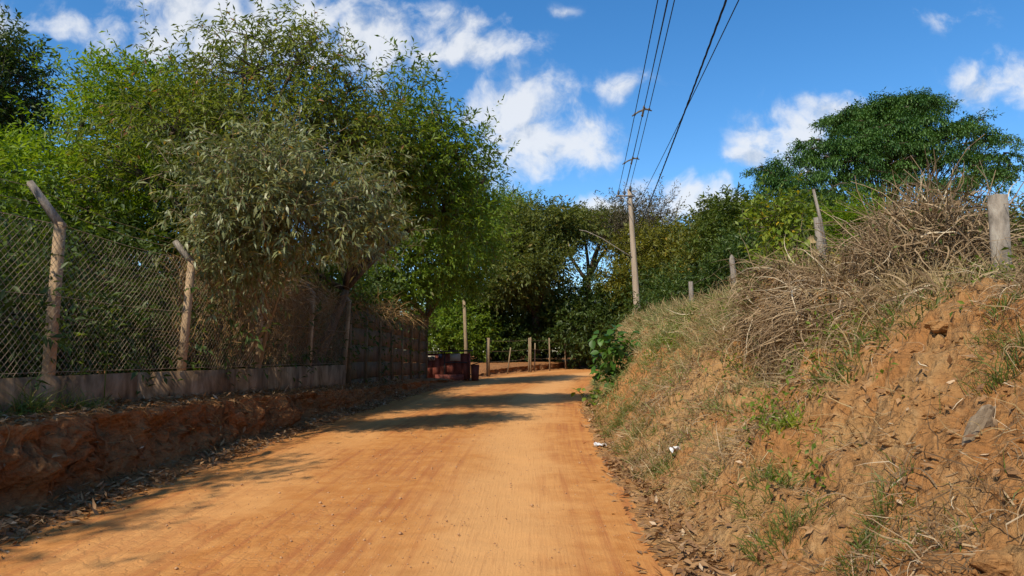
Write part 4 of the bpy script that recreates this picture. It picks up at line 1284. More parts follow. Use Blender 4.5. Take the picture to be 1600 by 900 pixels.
rtree('bushy_tree', 'deep green bushy tree left of the umbrella tree', 'tree', 1150, 31, [lob(1130, 342, 31, 33, 22, 1.6), lob(1170, 340, 31, 38, 20, 1.6), lob(1215, 348, 31, 35, 24, 1.6), lob(1150, 380, 30, 45, 35, 1.8), lob(1205, 385, 30, 40, 35, 1.8)],
      320, 9, 9, 0.21, 0.088, 'warmdeep', 0.55, 0.34, 0.16, flat=0.7)
rtree('bushy_tree', 'deep green feathery shrub tree in front of the bushy trees', 'tree', 1180, 24, [lob(1185, 405, 24, 45, 32, 1.5), lob(1150, 425, 24, 35, 28, 1.4), lob(1215, 430, 24, 35, 28, 1.4), lob(1245, 400, 24, 28, 34, 1.3)],
      260, 9, 9, 0.19, 0.06, 'deep', 0.5, 0.3, 0.1)
rtree('flowering_tree', 'olive tree hung with yellow blossom left of the bushy tree', 'tree', 1105, 34, [lob(1105, 370, 34, 24, 28, 1.3), lob(1118, 345, 34, 22, 16, 1.2), lob(1100, 420, 33, 28, 38, 1.5), lob(1130, 430, 33, 26, 32, 1.4)],
      210, 9, 8, 0.26, 0.10, 'bgolive', 0.6, 0.36, 0.12, extra=[('blossom', 'yellow', 130, 0.16, 0.11)])
rtree('bushy_tree', 'dark green tree under the umbrella crown beside the split post', 'tree', 1290, 27, [lob(1265, 350, 27, 42, 26, 1.6), lob(1310, 368, 27, 45, 30, 1.6), lob(1350, 370, 27, 50, 36, 1.8), lob(1290, 390, 26, 50, 36, 1.6)],
      240, 9, 8, 0.22, 0.085, 'deep', 0.55, 0.34, 0.14)
rtree('bushy_tree', 'dark green thicket tree behind the dry brush', 'tree', 1460, 25, [lob(1400, 385, 25, 60, 34, 1.8), lob(1470, 372, 25, 60, 32, 1.8), lob(1530, 380, 25, 60, 34, 1.8), lob(1600, 375, 24, 60, 34, 1.8), lob(1450, 410, 24, 90, 30, 1.8)],
      290, 9, 8, 0.2, 0.08, 'dark', 0.5, 0.34, 0.14)
rtree('flowering_shrub', 'leafy shrub with yellow flowers beside the split post', 'shrub', 1240, 13, [lob(1235, 370, 13, 26, 24, .5), lob(1215, 345, 13.2, 26, 22, .5), lob(1250, 410, 12.6, 30, 32, .5), lob(1225, 430, 12.6, 24, 24, .5)],
      110, 7, 6, 0.15, 0.06, 'lime', 0.3, 0.16, 0.03, five=True, stems=2, twigs_drawn=True, extra=[('blossom', 'yellow', 26, 0.075, 0.05)], own_leaves=30)
rtree('leafy_shrub', 'fresh green fine-leaved shrub right of the split post', 'shrub', 1315, 14, [lob(1315, 365, 14, 28, 30, .6), lob(1335, 390, 14, 28, 32, .6), lob(1300, 400, 14, 26, 26, .6), lob(1345, 345, 14, 20, 18, .5)],
      150, 8, 9, 0.095, 0.032, 'bright', 0.3, 0.17, 0.03, stems=2)
rtree('leafy_shrub', 'olive green shrub behind the grey concrete post', 'shrub', 1540, 9.5, [lob(1500, 400, 9.5, 55, 34, .6), lob(1560, 390, 9.8, 50, 36, .6), lob(1600, 400, 9.5, 50, 36, .6), lob(1620, 370, 9.8, 40, 40, .6), lob(1460, 370, 10, 40, 40, .6)],
      210, 8, 7, 0.1, 0.034, 'bgolive', 0.3, 0.14, 0.03, stems=3, twigs_drawn=True)
rtree('leafy_shrub', 'low green shrub on the crest by the grassy bank top', 'shrub', 1100, 27, [lob(1070, 470, 27, 38, 26, 1.2), lob(1125, 462, 25, 34, 26, 1.1), lob(1035, 480, 30, 30, 22, 1.2)],
      170, 8, 8, 0.19, 0.06, 'deep', 0.45, 0.28, 0.05, stems=2)

# dry tangled brush on the crest
db = thing('dry_brush', 'tall tangle of bare dry brown stems on the bank crest', 'shrub', at(1440, 452, 8.3))
dbo = np.array(db.location)
mb = MB()
for (px, w_, hh_, cnt) in ((1440, 0.40, 1.75, 330), (1492, 0.36, 1.1, 210), (1385, 0.34, 1.05, 190), (1362, .22, .6, 70)):
    b = at(px, 455, 8.3)
    bb = b + rng.normal(0, 1, (cnt, 3)) * (w_ * .55, .38, .06)
    P = [bb]
    d = nrm(rng.normal(0, .4, (cnt, 3)) + (0.05, 0, 1.0))
    L = rng.uniform(.5, 1.0, cnt) * hh_
    spin = rng.normal(0, .16, (cnt, 3))
    for q in range(8):
        P.append(P[-1] + d * (L / 8)[:, None])
        d = nrm(d + spin + rng.normal(0, .2, (cnt, 3)) - (0, 0, .05 * q * .6))
    P = np.stack(P, 1)
    v, f = tubes(P - dbo, np.linspace(0.0095, 0.003, 9) * rng.uniform(.35, 1.7, (cnt, 1)), 3)
    mb.add(v, f, np.repeat(rng.random(cnt), 27))
obj('stems', mb.mesh('stems', M['rootbrown']), db, loc=(0, 0, 0))
n = 5200
px = np.clip(rng.normal(1442, 46, n), 1345, 1535)
bs = np.array([at(a, 452, 8.3) for a in px]) + rng.normal(0, 1, (n, 3)) * (.06, .42, 0)
top = np.interp(px, [1325, 1385, 1440, 1475, 1520, 1580], [.6, 1.0, 1.6, 1.25, .85, .5])
bs[:, 2] += rng.random(n) ** 1.5 * top * 0.75 - .1
v, f, tn = ribbons(bs - dbo, rng.normal(0, .8, (n, 3)) + (0.1, 0, .5), rng.uniform(.25, .75, n), rng.uniform(.007, .020, n), 7, 0.10, 0.32)
obj('twigs', MB().add(v, f, tn).mesh('twigs', M['rootbrown']), db, loc=(0, 0, 0))
n = 1500
i_ = rng.integers(0, len(bs), n)
v, f, tn = leaves(bs[i_] - dbo + rng.normal(0, .12, (n, 3)), rng.normal(0, 1, (n, 3)), rng.normal(0, .5, (n, 3)) + (0, 0, 1), rng.uniform(.05, .1, n), .028, .3)
obj('foliage', MB().add(v, f, tn).mesh('foliage', M['grass']), db, loc=(0, 0, 0))


# broad-leaved plants whose leaves show one by one
def broad_plant(name, label, base, spots, mat, LL, LW, group=None):
    base = np.array(base, float)
    root = thing(name, label, 'plant', base, group)
    protos = []
    for q in range(4):
        # a broad leaf: folded along the midrib, with a pointed tip and a cupped rim
        t = np.linspace(0, 1, 7)
        wv_ = np.array([0.10, 0.66, 0.95, 1.0, 0.82, 0.46, 0.0]) * 0.5 * LW / LL
        zc = -0.30 * (0.4 + 0.3 * q) * t ** 2
        cen = np.stack([t, 0 * t, zc], 1)
        le = cen + np.stack([-0.04 + 0 * t, wv_, 0.30 * wv_ * (1 + .3 * np.sin(6 * t + q))], 1)
        ri = cen + np.stack([-0.04 + 0 * t, -wv_, 0.30 * wv_ * (1 + .3 * np.sin(6 * t + 2 * q))], 1)
        v = np.concatenate([cen, le, ri])
        i = np.arange(6)
        fq = np.concatenate([np.stack([i, i + 1, i + 8, i + 7], -1), np.stack([i + 14, i + 15, i + 1, i], -1)])
        protos.append(np_mesh('leaf', v, [fq], M[mat], True, {'tone': np.full(len(v), 0.1 + 0.25 * q)}))
    mb = MB()
    for (c, n, r) in spots:
        c = np.array(c, float)
        st = curve_between(base, c, 6, 0.15)[0]
        mb.add(*tubes(st - base, np.linspace(0.02, 0.01, 6), 5))
        for k in range(n):
            d = nrm(rng.normal(0, 1, 3) + (0, -.25, .15))
            p = c + d * r * rng.uniform(.45, 1.0)
            mb.add(*tubes(np.stack([c, (c + p) / 2 + (0, 0, .03), p]) - base, [0.006, 0.005, 0.004], 3))
            o = bpy.data.objects.new('leaf', protos[int(rng.integers(4))])
            C.objects.link(o)
            o.parent = root
            o.location = tuple(p - base)
            yaw = math.atan2(d[1], d[0]) + rng.normal(0, .5)
            o.rotation_euler = (rng.normal(0, .35), 0.25 + rng.normal(0, .35) - d[2] * .4, yaw)
            s_ = LL * rng.uniform(.7, 1.15)
            o.scale = (s_, s_, s_)
    obj('stem', mb.mesh('stem', M['grass'], True), root, loc=(0, 0, 0))
    return root


Yb = 19.4
broad_plant('broad_leaf_bush', 'lush broad-leaved green bush at the foot of the bank by the bend', at(960, 592, Yb),
            [(at(960, 525, Yb), 20, 0.324), (at(948, 545, Yb), 20, 0.324), (at(975, 548, Yb), 20, 0.360), (at(938, 528, Yb), 14, 0.288), (at(955, 575, Yb), 22, 0.324), (at(942, 582, Yb), 18, 0.302), (at(985, 528, Yb + .6), 14, 0.288),
             (at(970, 580, Yb), 18, 0.288), (at(935, 565, Yb), 12, 0.252), (at(952, 556, Yb - .5), 18, 0.324), (at(962, 540, Yb - .5), 16, 0.360), (at(958, 595, Yb - .4), 14, 0.252), (at(993, 545, Yb), 12, 0.288)], 'glossy', 0.26, 0.175)
broad_plant('broad_leaf_bush', 'dark shady broad-leaved bush behind the lush bush', at(990, 590, 35), [(at(985, 514, 35), 16, .5), (at(1000, 535, 35), 16, .5), (at(970, 515, 35), 12, .4), (at(1010, 520, 35), 12, .5)], 'deep', 0.42, 0.24)
Ys = 20.5
broad_plant('seedling', 'small round-leaved plant leaning out from the bank foot over the road edge', at(928, 634, Ys) ,
            [(at(905, 612, Ys), 6, .14), (at(918, 620, Ys), 7, .16), (at(930, 615, Ys), 7, .15), (at(940, 622, Ys), 6, .14), (at(926, 629, Ys), 6, .14)], 'mid', 0.17, 0.13)
gp = at(1272, 430, 10.4)
broad_plant('climbing_plant', 'pale broad-leaved climber winding up the split post', gp,
            [(at(1245, 385, 10.4), 6, .16), (at(1238, 410, 10.4), 6, .16), (at(1255, 430, 10.3), 7, .18), (at(1262, 365, 10.4), 4, .14), (at(1230, 430, 10.4), 6, .16), (at(1250, 350, 10.4), 4, .12)], 'lime', 0.15, 0.085)
# the dead round leaves stuck on the split post, and the yellow flower by it
for (px, py, s_, lab) in ((1271, 396, 0.19, 'large pale dead leaf caught on the split post'), (1270, 374, 0.15, 'smaller tan dead leaf above the large one on the split post')):
    c = at(px, py, 10.35)
    t = np.linspace(0, 2 * np.pi, 15)[:-1]
    rim = np.stack([np.cos(t) * .5 * s_ * (1 + .1 * np.sin(3 * t)), 0.10 * s_ * np.cos(2 * t), np.sin(t) * .40 * s_], 1)
    v = np.concatenate([[[0, 0.03, 0]], rim])
    i = np.arange(14)
    fq = np.stack([np.zeros(14, int), i + 1, (i + 1) % 14 + 1], -1)
    me = np_mesh('dead_leaf', v, [fq], M['straw'], True, {'tone': np.full(15, .8)})
    tag(obj('dead_leaf', me, loc=tuple(c)), lab, 'leaf')
c = at(1305, 408, 10.3)
root = thing('yellow_flower', 'yellow flower head just right of the split post', 'flower', c - (0, 0, .3))
obj('stem', MB().add(*tubes(np.array([[0, 0, 0], [.02, 0, .15], [0, 0, .3]]), .005, 4)).mesh('stem', M['grass']), root, loc=(0, 0, 0))
n = 26
v, f, tn = leaves(np.tile([[0, 0, .3]], (n, 1)) + rng.normal(0, .02, (n, 3)), rng.normal(0, 1, (n, 3)) + (0, -.4, .2), rng.normal(0, 1, (n, 3)), rng.uniform(.06, .11, n), .03, .2)
obj('petals', MB().add(v, f, tn).mesh('petals', M['yellow']), root, loc=(0, 0, 0))


# ------------------------------------------------------------------ grass, roots, litter
def stuff(name, label, cat, parts, mat):
    mb = MB()
    for v, f, tn in parts:
        mb.add(v, f, tn)
    return tag(obj(name, mb.mesh(name, M[mat])), label, cat, kind='stuff')


def crest_w(y):
    return np.interp(y, [-10, 6.8, 12, 20, 30, 40, 60], [3.4, 3.5, 3.5, 3.5, 3.0, 2.5, 2.6])


def scatter_right(n, y0, y1, t0, t1, dens=None, near=1.0):
    """points on the right bank; t = share of the way up to the crest"""
    y = y0 + (y1 - y0) * rng.random(n) ** near
    t = rng.uniform(t0, t1, n)
    p = right_pos(y + 12, t * crest_w(y))
    if dens is not None:
        keep = rng.random(n) < dens(p[:, 0], p[:, 1], t)
        return p[keep], t[keep]
    return p, t



def scale_w(p, w0, k=0.0021):
    """far blades are drawn a little broader so that they do not vanish between pixels"""
    return np.maximum(w0, k * 0.6 * p[:, 1])


bare = lambda x, y: np.exp(-(((x - 3.3) / 1.15) ** 2 + ((y - 5.7) / 1.5) ** 2))           # the big bare slip
patch = lambda x, y, s, k=1.0: sstep(fbm(x * k, y * k, 3, s), -0.08, 0.3)

# pale tall grass on and behind the crest
p, t = scatter_right(30000, 6.3, 44, 0.66, 1.75, lambda x, y, t: sstep(t, .7, 1.0) * (0.35 + .65 * patch(x, y, 101, .7)), 1.35)
n = len(p)
straw = [ribbons(p, rng.normal(0, .45, (n, 3)) + (-.15, -.05, 1.0), rng.uniform(.25, .75, n) * (1 - .35 * sstep(p[:, 1], 14, 6)), scale_w(p, .013), 3, .12, .2)]
p, t = scatter_right(9000, 11, 40, 0.35, 0.85, lambda x, y, t: (0.25 + .75 * patch(x, y, 102, .9)) * sstep(t, .3, .6))
n = len(p)
straw.append(ribbons(p, rng.normal(0, .5, (n, 3)) + (-.45, -.1, .7), rng.uniform(.25, .6, n), scale_w(p, .009), 4, .3, .22))
p, t = scatter_right(11000, 6.6, 15, 0.5, 1.25, lambda x, y, t: (1 - .9 * bare(x, y)) * (.2 + .8 * patch(x, y, 141, 1.2)))
n = len(p)
straw.append(ribbons(p, rng.normal(0, .42, (n, 3)) + (-.3, -.1, 1.0), rng.uniform(.2, .6, n), rng.uniform(.007, .015, n), 4, .2, .2))
p, t = scatter_right(9000, 3.6, 14, 0.1, 0.8, lambda x, y, t: (1 - .8 * bare(x, y)) * patch(x, y, 142, 1.5))
n = len(p)
straw.append(ribbons(p, rng.normal(0, .6, (n, 3)) + (-.5, -.1, .6), rng.uniform(.1, .35, n), rng.uniform(.004, .009, n), 3, .3, .25))
stuff('dry_grass', 'pale straw-coloured dry grass over the bank crest', 'grass', straw, 'straw')
# sage-green grass mixed in along the crest farther down the road
p, t = scatter_right(22000, 9.5, 44, 0.55, 1.5, lambda x, y, t: sstep(t, .6, .85) * (0.3 + .7 * patch(x, y, 103, .6)), 1.2)
n = len(p)
sage = [ribbons(p, rng.normal(0, .5, (n, 3)) + (-.2, -.05, .9), rng.uniform(.22, .6, n), scale_w(p, .011), 3, .18, .2)]
p, t = scatter_right(15000, 7.5, 42, 0.15, 0.9, lambda x, y, t: 0.2 + .8 * patch(x, y, 104, .8) * sstep(y, 10, 15))
n = len(p)
sage.append(ribbons(p, rng.normal(0, .5, (n, 3)) + (-.4, -.1, .6), rng.uniform(.15, .42, n), scale_w(p, .010), 4, .3, .2))
stuff('crest_grass', 'grey-green grass growing along the bank top', 'grass', sage, 'sage')
# tangled dry roots and stems spilling down the face
p, t = scatter_right(15000, 5.6, 17, 0.5, 1.12, lambda x, y, t: (1 - .9 * np.exp(-(((x - 3.35) / .38) ** 2 + ((y - 9.3) / .8) ** 2))) * (1 - .95 * bare(x, y)) * (0.12 + .88 * patch(x, y, 105, 1.3)) * sstep(y, 5.6, 7.4) * (1 - .8 * sstep(y, 8.2, 10.5)))
n = len(p)
roots = [ribbons(p + np.stack([0 * t, 0 * t, rng.uniform(.0, .2, n)], 1), rng.normal(0, .75, (n, 3)) + (-.55, -.2, .15), rng.uniform(.2, .8, n) * rng.uniform(.6, 1.1, n), rng.uniform(.005, .024, n), 5, .26, .26)]
# the matted fringe hanging over the hollow
n = 1500
xx, yy = rng.normal(4.05, .22, n), rng.normal(9.3, 1.0, n)
ex = np.interp(yy, RP[:, 1], RP[:, 0])
p = right_pos(yy + 12, xx - ex)
roots.append(ribbons(p + (0, 0, .04), rng.normal(0, .4, (n, 3)) + (-.9, -.25, .2), rng.uniform(.3, .95, n), rng.uniform(.007, .022, n), 7, .22, .25))
# thinner litter of stems lower down
p, t = scatter_right(17000, 3.4, 15, 0.10, 0.95, lambda x, y, t: (1 - .85 * bare(x, y)) * patch(x, y, 106, 1.3))
n = len(p)
roots.append(ribbons(p + (0, 0, .02), rng.normal(0, .8, (n, 3)) + (-.4, -.1, .25), rng.uniform(.12, .5, n), rng.uniform(.004, .011, n), 5, .25, .38))
p, t = scatter_right(5200, 3.4, 8, 0.12, 1.1, lambda x, y, t: .3 + .5 * patch(x, y, 107, 2))
n = len(p)
roots.append(ribbons(p + (0, 0, .01), rng.normal(0, .9, (n, 3)) + (-.3, -.1, .1), rng.uniform(.06, .3, n), rng.uniform(.002, .006, n), 5, .3, .35))
# right-hand corner mat
p, t = scatter_right(5000, 3.2, 6.2, 0.6, 1.3, lambda x, y, t: sstep(x - 0.62 * y, .15, .5) * .9)
n = len(p)
roots.append(ribbons(p + (0, 0, .02), rng.normal(0, .6, (n, 3)) + (-.5, -.3, .2), rng.uniform(.12, .45, n), rng.uniform(.003, .008, n), 6, .25, .3))
stuff('dry_roots', 'tangled dry brown roots and stems matting the bank face', 'roots', roots, 'rootbrown')
# creeping weeds with small leaves threaded through the roots
p, t = scatter_right(8200, 4.6, 19, 0.3, 1.1, lambda x, y, t: (1 - .95 * bare(x, y)) * sstep(fbm(x * 1.5, y * 1.5, 3, 131), .12, .35))
n = len(p)
v, f, tn = twig_leaves(p + np.stack([0 * t, 0 * t, rng.uniform(.03, .2, n)], 1), nrm(rng.normal(0, .6, (n, 3)) + (-.5, -.2, .4)), rng.uniform(.12, .3, n), 5, .065, .03, 1.0, .2)
stuff('creeping_weeds', 'small-leaved green weeds creeping through the dry roots on the bank', 'weeds', [(v, f, tn)], 'mid')
# crumbs of earth lying on the face
n = 4000
y = 3.4 + 15 * rng.random(n) ** 1.4
p = right_pos(y + 12, rng.uniform(.2, 3.6, n))
octa = np.array([(1, 0, 0), (0, 1, 0), (-1, 0, 0), (0, -1, 0), (0, 0, .7), (0, 0, -.7)])
of = np.array([(0, 1, 4), (1, 2, 4), (2, 3, 4), (3, 0, 4), (1, 0, 5), (2, 1, 5), (3, 2, 5), (0, 3, 5)])
ss_ = rng.uniform(.005, .016, n) * (1 + 1.8 * (rng.random(n) < .08))
vv = octa[None] * ss_[:, None, None] * rng.uniform(.5, 1.3, (n, 6, 1)) + (p + np.stack([0 * y, 0 * y, ss_ * .2], 1))[:, None]
stuff('earth_crumbs', 'crumbled earth and small stones lying on the bank face', 'crumbs', [(vv.reshape(-1, 3), [((np.arange(n) * 6)[:, None, None] + of[None]).reshape(-1, 3)], np.repeat(rng.random(n), 6))], 'ochre')
# scattered thin green grass low on the bank
p, t = scatter_right(13000, 3.3, 20, 0.06, 0.75, lambda x, y, t: (1 - .8 * bare(x, y)) * patch(x, y, 108, 1.2) * .85)
n = len(p)
stuff('bank_grass', 'sparse short green grass on the lower bank face', 'grass', [ribbons(p, rng.normal(0, .6, (n, 3)) + (-.3, -.1, .8), rng.uniform(.06, .26, n), rng.uniform(.004, .009, n), 3, .25, .25)], 'grass')


# grass tufts that stand out one by one
def tuft(label, px, py, n, L, spread, mat='grass', w=.008, Y0=None, name='grass_tuft'):
    """stand a tuft where the view through the photograph's point meets the right bank"""
    best = None
    for Y in np.arange(3.2, 34, 0.05):
        q = at(px, py, Y)
        ex = np.interp(Y, RP[:, 1], RP[:, 0])
        u = q[0] - ex
        if u < 0.0:
            continue
        z = rbank(Y, u)[2]
        if z >= q[2]:
            best = np.array([q[0], Y, z])
            break
    if best is None:
        return
    b = np.stack([*(np.clip(rng.normal(0, 1, (2, n)), -1.7, 1.7) * spread), np.zeros(n)], 1)
    wx = best[0] + b[:, 0] - np.interp(best[1] + b[:, 1], RP[:, 1], RP[:, 0])
    b[:, 2] = right_pos(best[1] + b[:, 1] + 12, wx)[:, 2] - best[2] - .01
    v, f, tn = ribbons(b, b * (1 / max(spread, .01)) * (.35, .35, 0) + rng.normal(0, .3, (n, 3)) + (-.15, -.05, 1.0), rng.uniform(.5, 1.1, n) * L, np.maximum(w * rng.uniform(.6, 1.2, n), .0006 * best[1]), 5, .22, .15)
    o = obj(name, MB().add(v, f, tn).mesh(name, M[mat]), loc=tuple(best))
    return tag(o, label, 'grass tuft' if 'grass' in name else 'plant', 'green tufts on the right bank')


tuft('straw-dry grass tuft standing at the lip of the bare slip', 1400, 470, 220, .45, .16, 'straw', .012)
tuft('straw-dry grass tuft in front of the split post', 1270, 470, 260, .5, .2, 'straw', .012)
tuft('sage-green grass tuft hanging over the bank at mid-distance', 1120, 520, 260, .55, .25, 'sage', .014)
tuft('sage-green grass tuft at the top of the bank before the pole', 1040, 530, 220, .6, .25, 'sage', .016)
tuft('bright green grass tuft low on the bank near the bend', 975, 655, 260, .42, .16)
tuft('bright green grass tuft above the leaf gutter below the stick', 990, 690, 180, .35, .16)
tuft('green grass tuft beside the upper scrap of white paper', 1045, 735, 170, .24, .10)
tuft('wide green grass clump in the middle of the lower bank', 1200, 775, 300, .26, .12)
tuft('dark green grass clump at the bottom of the bank near the frame edge', 1230, 835, 320, .20, .14)
tuft('small green grass tuft left of the bare slip', 1105, 760, 120, .2, .09)
tuft('green grass tuft under the bare slip', 1390, 790, 170, .16, .08)
tuft('green grass tuft at the foot of the bare slip near the bottom edge', 1360, 860, 200, .15, .10)
tuft('tall green grass tuft at the right edge high on the bank', 1590, 560, 260, .26, .12)
tuft('green grass tuft below the grey concrete post', 1560, 520, 120, .16, .08)
tuft('leafy green weeds under the dry brush', 1420, 500, 260, .20, .22, 'grass', .016, name='weed_clump')
tuft('leafy green weeds hanging mid-bank right of the hollow', 1330, 575, 160, .2, .14, 'grass', .016, name='weed_clump')
tuft('pale green leafy weeds low on the root mat', 1240, 665, 110, .18, .12, 'lime', .022, name='weed_clump')
tuft('green weeds at the left edge of the root mat', 1130, 640, 150, .25, .16, 'sage', .01)
tuft('small green weeds on the bank beside the stick', 1030, 665, 90, .2, .1)
tuft('green weeds low on the bank between the papers', 1000, 720, 120, .2, .12)

# weeds on the left ledge
for (px, py, Y, n, L, lab) in ((130, 628, 8.6, 60, .35, 'thin green weed in front of the low wall'), (40, 640, 7.9, 140, .40, 'dark green weed clump before the wall at the left edge'), (165, 637, 8.8, 40, .3, 'wispy weed on the ledge below the second wall length'),
                               (215, 645, 9.0, 120, .16, 'low green grass tuft on the edge of the earth cut'), (10, 672, 7.6, 50, .2, 'small grass tuft hanging on the earth cut at the left edge')):
    b = at(px, py, Y)
    o = np.stack([rng.normal(0, .10, n), rng.normal(0, .12, n), np.zeros(n)], 1)
    q = 0.88
    base = left_pos(np.array([Y + 12.05]), np.array([q]))[0]
    v, f, tn = ribbons(o, rng.normal(0, .45, (n, 3)) + (0.2, 0, 1.0), rng.uniform(.5, 1.1, n) * L, .010, 5, .2, .2)
    tag(obj('grass_tuft', MB().add(v, f, tn).mesh('grass_tuft', M['grass']), loc=tuple(base)), lab, 'grass tuft', 'weeds on the left ledge')

# fallen leaves in the gutters
LEAFK = dict(five=True)


def litter(p, L0=.08, L1=.16):
    n = len(p)
    d = rng.normal(0, 1, (n, 3)) * (1, 1, .35)
    up = rng.normal(0, .55, (n, 3)) + (0, 0, 1)
    return leaves(p + np.stack([0 * p[:, 0], 0 * p[:, 0], rng.uniform(.004, .035, n)], 1), d, up, rng.uniform(L0, L1, n), rng.uniform(.022, .045, n), rng.uniform(-.25, .45, n), True)


y = 3.5 + 27 * rng.random(5200) ** 1.25
q = np.clip(rng.normal(.22, .17, len(y)), -.12, .5)
keep = rng.random(len(y)) < .3 + .7 * patch(q * 0, y, 120, .9)
la = left_pos(y[keep] + 12, q[keep])
y2 = 5 + 22 * rng.random(2600) ** 1.2
la2 = left_pos(y2 + 12, rng.uniform(.68, 1.0, len(y2)))
n2 = len(la)
y3 = 6 + 20 * rng.random(500)
la3 = left_pos(y3 + 12, rng.uniform(.5, .7, len(y3)))
stuff('fallen_leaves', 'curled dry leaf litter along the left road edge and ledge', 'leaf litter', [litter(la), litter(la2), litter(la3)], 'litter')
y = 4.0 + 19 * rng.random(2600) ** 1.3
u = np.clip(rng.normal(.27, .16, len(y)), -.22, .75)
keep = rng.random(len(y)) < .35 + .65 * patch(u * 0, y, 121, .8)
ra = right_pos(y[keep] + 12, u[keep])
y = 3.6 + 9 * rng.random(900)
ra2 = right_pos(y + 12, rng.uniform(.5, 2.2, len(y)))
stuff('fallen_leaves', 'curled dry leaf litter in the gutter at the foot of the right bank', 'leaf litter', [litter(ra), litter(ra2, .05, .1)], 'litter')
# dead stems lying on the left ledge
y = 5 + 22 * rng.random(1500)
p = left_pos(y + 12, rng.uniform(.55, 1.0, len(y)))
n = len(p)
stuff('dry_stems', 'thin dry stems lying along the ledge of the earth cut', 'stems', [ribbons(p + (0, 0, .02), rng.normal(0, 1, (n, 3)) * (1, 1, .3) + (.25, 0, .1), rng.uniform(.12, .5, n), rng.uniform(.004, .009, n), 5, .2, .3)], 'vine')

# the nearest fallen leaves, one by one
protos = []
for k in range(6):
    v, f, tn = leaves(np.zeros((1, 3)), np.array([[1.0, 0, 0]]), np.array([[0, .25 - .1 * k, 1.0]]), 1.0, .34, -.2 + .12 * k, True, np.array([.1 + .16 * k]))
    protos.append(np_mesh('fallen_leaf', v, f, M['litter'], False, {'tone': tn}))


def lone_leaf(p, label, group, s_, k):
    o = bpy.data.objects.new('fallen_leaf', protos[k % 6])
    C.objects.link(o)
    o.location = tuple(p)
    o.rotation_euler = (rng.normal(0, .4), rng.normal(0, .25), rng.random() * 6.28)
    o.scale = (s_, s_, s_ * 1.2)
    tag(o, label, 'leaf', group)
    return o


y = 5.2 + 5.5 * rng.random(150) ** 1.2
pp = right_pos(y + 12, np.clip(rng.normal(.22, .16, len(y)), -.2, .6))
for k, p in enumerate(pp):
    lone_leaf(p + (0, 0, .03), 'curled dry brown leaf lying in the gutter right of the road', 'fallen leaves in the right gutter', rng.uniform(.08, .14), k)
y = 5.6 + 5.0 * rng.random(110)
pp = left_pos(y + 12, np.clip(rng.normal(.12, .14, len(y)), -.15, .45))
for k, p in enumerate(pp):
    lone_leaf(p + (0, 0, .03), 'curled dry brown leaf lying along the left road edge', 'fallen leaves along the left road edge', rng.uniform(.08, .14), k)
x_, y_ = at(790, 824, 6.62)[:2]
lone_leaf((x_, y_, road_z(x_, y_) + .02), 'single dark leaf lying alone in the middle of the road', None, .085, 1)

# loose grit and pebbles
n = 4200
yy = 3.6 + 16 * rng.random(n) ** 1.6
le, re_ = np.interp(yy, LP[:, 1], LP[:, 0]), np.interp(yy, RP[:, 1], RP[:, 0])
uu = np.clip(np.where(rng.random(n) < .55, rng.random(n), rng.normal(.52, .1, n)), .01, .99)
xx = le + (re_ - le) * uu
octa = np.array([(1, 0, 0), (0, 1, 0), (-1, 0, 0), (0, -1, 0), (0, 0, .7), (0, 0, -.7)])
of = np.array([(0, 1, 4), (1, 2, 4), (2, 3, 4), (3, 0, 4), (1, 0, 5), (2, 1, 5), (3, 2, 5), (0, 3, 5)])
ss_ = rng.uniform(.003, .010, n) * (1 + 1.4 * (rng.random(n) < .05))
vv = octa[None] * ss_[:, None, None] * rng.uniform(.6, 1.2, (n, 6, 1)) + np.stack([xx, yy, road_z(xx, yy) + ss_ * .3], 1)[:, None]
stuff('pebbles', 'loose pebbles and grit strewn over the dirt road', 'pebbles', [(vv.reshape(-1, 3), [((np.arange(n) * 6)[:, None, None] + of[None]).reshape(-1, 3)], np.repeat(rng.random(n), 6))], 'pebble')


# clods, scraps, stick and the lump of mortar on the right bank
def ray_bank(px, py):
    for Y in np.arange(3.2, 34, 0.02):
        q = at(px, py, Y)
        u = q[0] - np.interp(Y, RP[:, 1], RP[:, 0])
        if u < 0:
            continue
        if rbank(Y, u)[2] >= q[2]:
            return q
    return at(px, py, 6.0)


def lump_mesh(name, size, mat, seed, cut=0.25):
    import bmesh
    bm_ = bmesh.new()
    bmesh.ops.create_icosphere(bm_, subdivisions=3, radius=1.0)
    for v in bm_.verts:
        c = v.co
        k = 1 + cut * float(fbm(np.array([c.x * 1.6 + seed]), np.array([c.y * 1.6 + c.z * 2.1]), 3, seed)[0])
        v.co = Vector((c.x * size[0] * k, c.y * size[1] * k, c.z * size[2] * k))
    me = bpy.data.meshes.new(name)
    bm_.to_mesh(me)
    bm_.free()
    me.materials.append(M[mat])
    return me


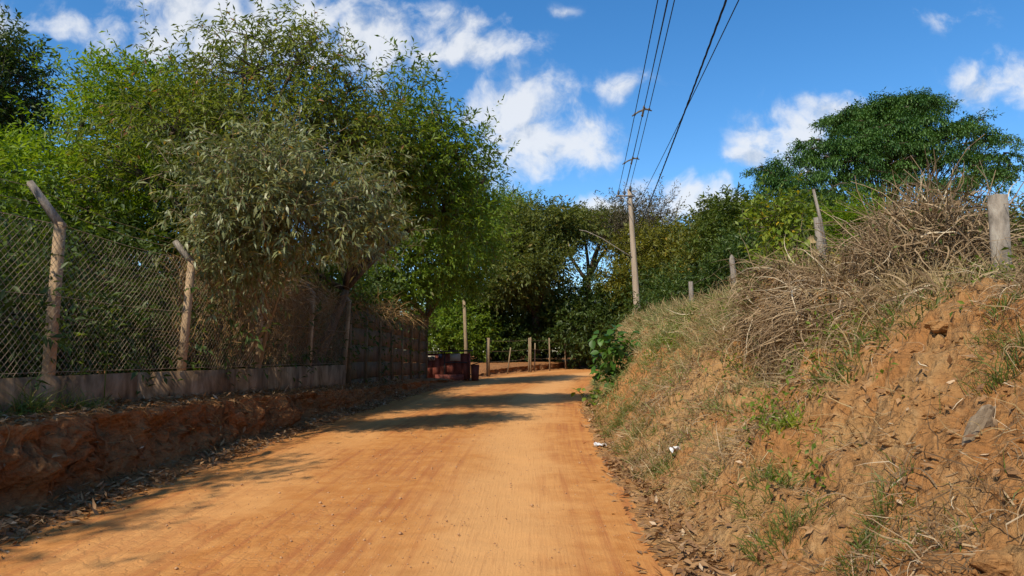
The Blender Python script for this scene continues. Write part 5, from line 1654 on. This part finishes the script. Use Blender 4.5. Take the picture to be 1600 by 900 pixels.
q = ray_bank(1518, 692)
o = obj('mortar_slab', lump_mesh('mortar_slab', (.10, .05, .24), 'lump', 4, .45), loc=tuple(q + (0.05, .02, 0)))
o.rotation_euler = (.15, .25, .3)
tag(o, 'grey slab of old mortar sticking out of the bank at the right', 'mortar')
for (px, py, s_, lab) in ((1565, 882, .09, 'pale ochre clod of earth at the bottom right corner'), (1470, 510, .08, 'dark brown clod near the top of the bare slip'), (1390, 690, .05, 'small clod in the middle of the bare slip'), (1250, 745, .05, 'small earth clod below the root mat'),
                          (1085, 790, .06, 'orange earth clod low on the bank'), (1045, 660, .09, 'orange earth clod near the stick')):
    q = ray_bank(px, py)
    tag(obj('earth_clod', lump_mesh('earth_clod', (s_ * 1.3, s_, s_ * .7), 'ochre', int(px), .4), loc=tuple(q)), lab, 'clod', 'clods on the right bank')
for (px, py, s_, lab) in ((1060, 706, .085, 'crumpled white paper scrap lying on the lower bank'), (938, 698, .10, 'flattened white paper scrap at the right road edge')):
    q = ray_bank(px, py)
    k = 6
    gx_, gy_ = np.meshgrid(np.linspace(-1, 1, k), np.linspace(-1, 1, k), indexing='ij')
    v = np.stack([gx_ * s_ + rng.normal(0, s_ * .14, (k, k)), gy_ * s_ * .8 + rng.normal(0, s_ * .14, (k, k)), .035 + rng.normal(0, s_ * .28, (k, k)) * (0.6 if px < 1000 else 1)], -1)
    idx = np.arange(k * k).reshape(k, k)
    fq = np.stack([idx[:-1, :-1], idx[:-1, 1:], idx[1:, 1:], idx[1:, :-1]], -1).reshape(-1, 4)
    tag(obj('paper_scrap', np_mesh('paper_scrap', v.reshape(-1, 3), [fq], M['white']), loc=tuple(q)), lab, 'litter')
a, b = ray_bank(1003, 637), ray_bank(1040, 623)
P = np.stack([a + (0, 0, .03), (a + b) / 2 + (0, -.05, .06), b + (0, 0, .04)])
tag(obj('stick', MB().add(*tubes(P - a, [.022, .018, .012], 6)).mesh('stick', M['stick'], True), loc=tuple(a)), 'dry brown stick lying on the bank near the bend', 'stick')
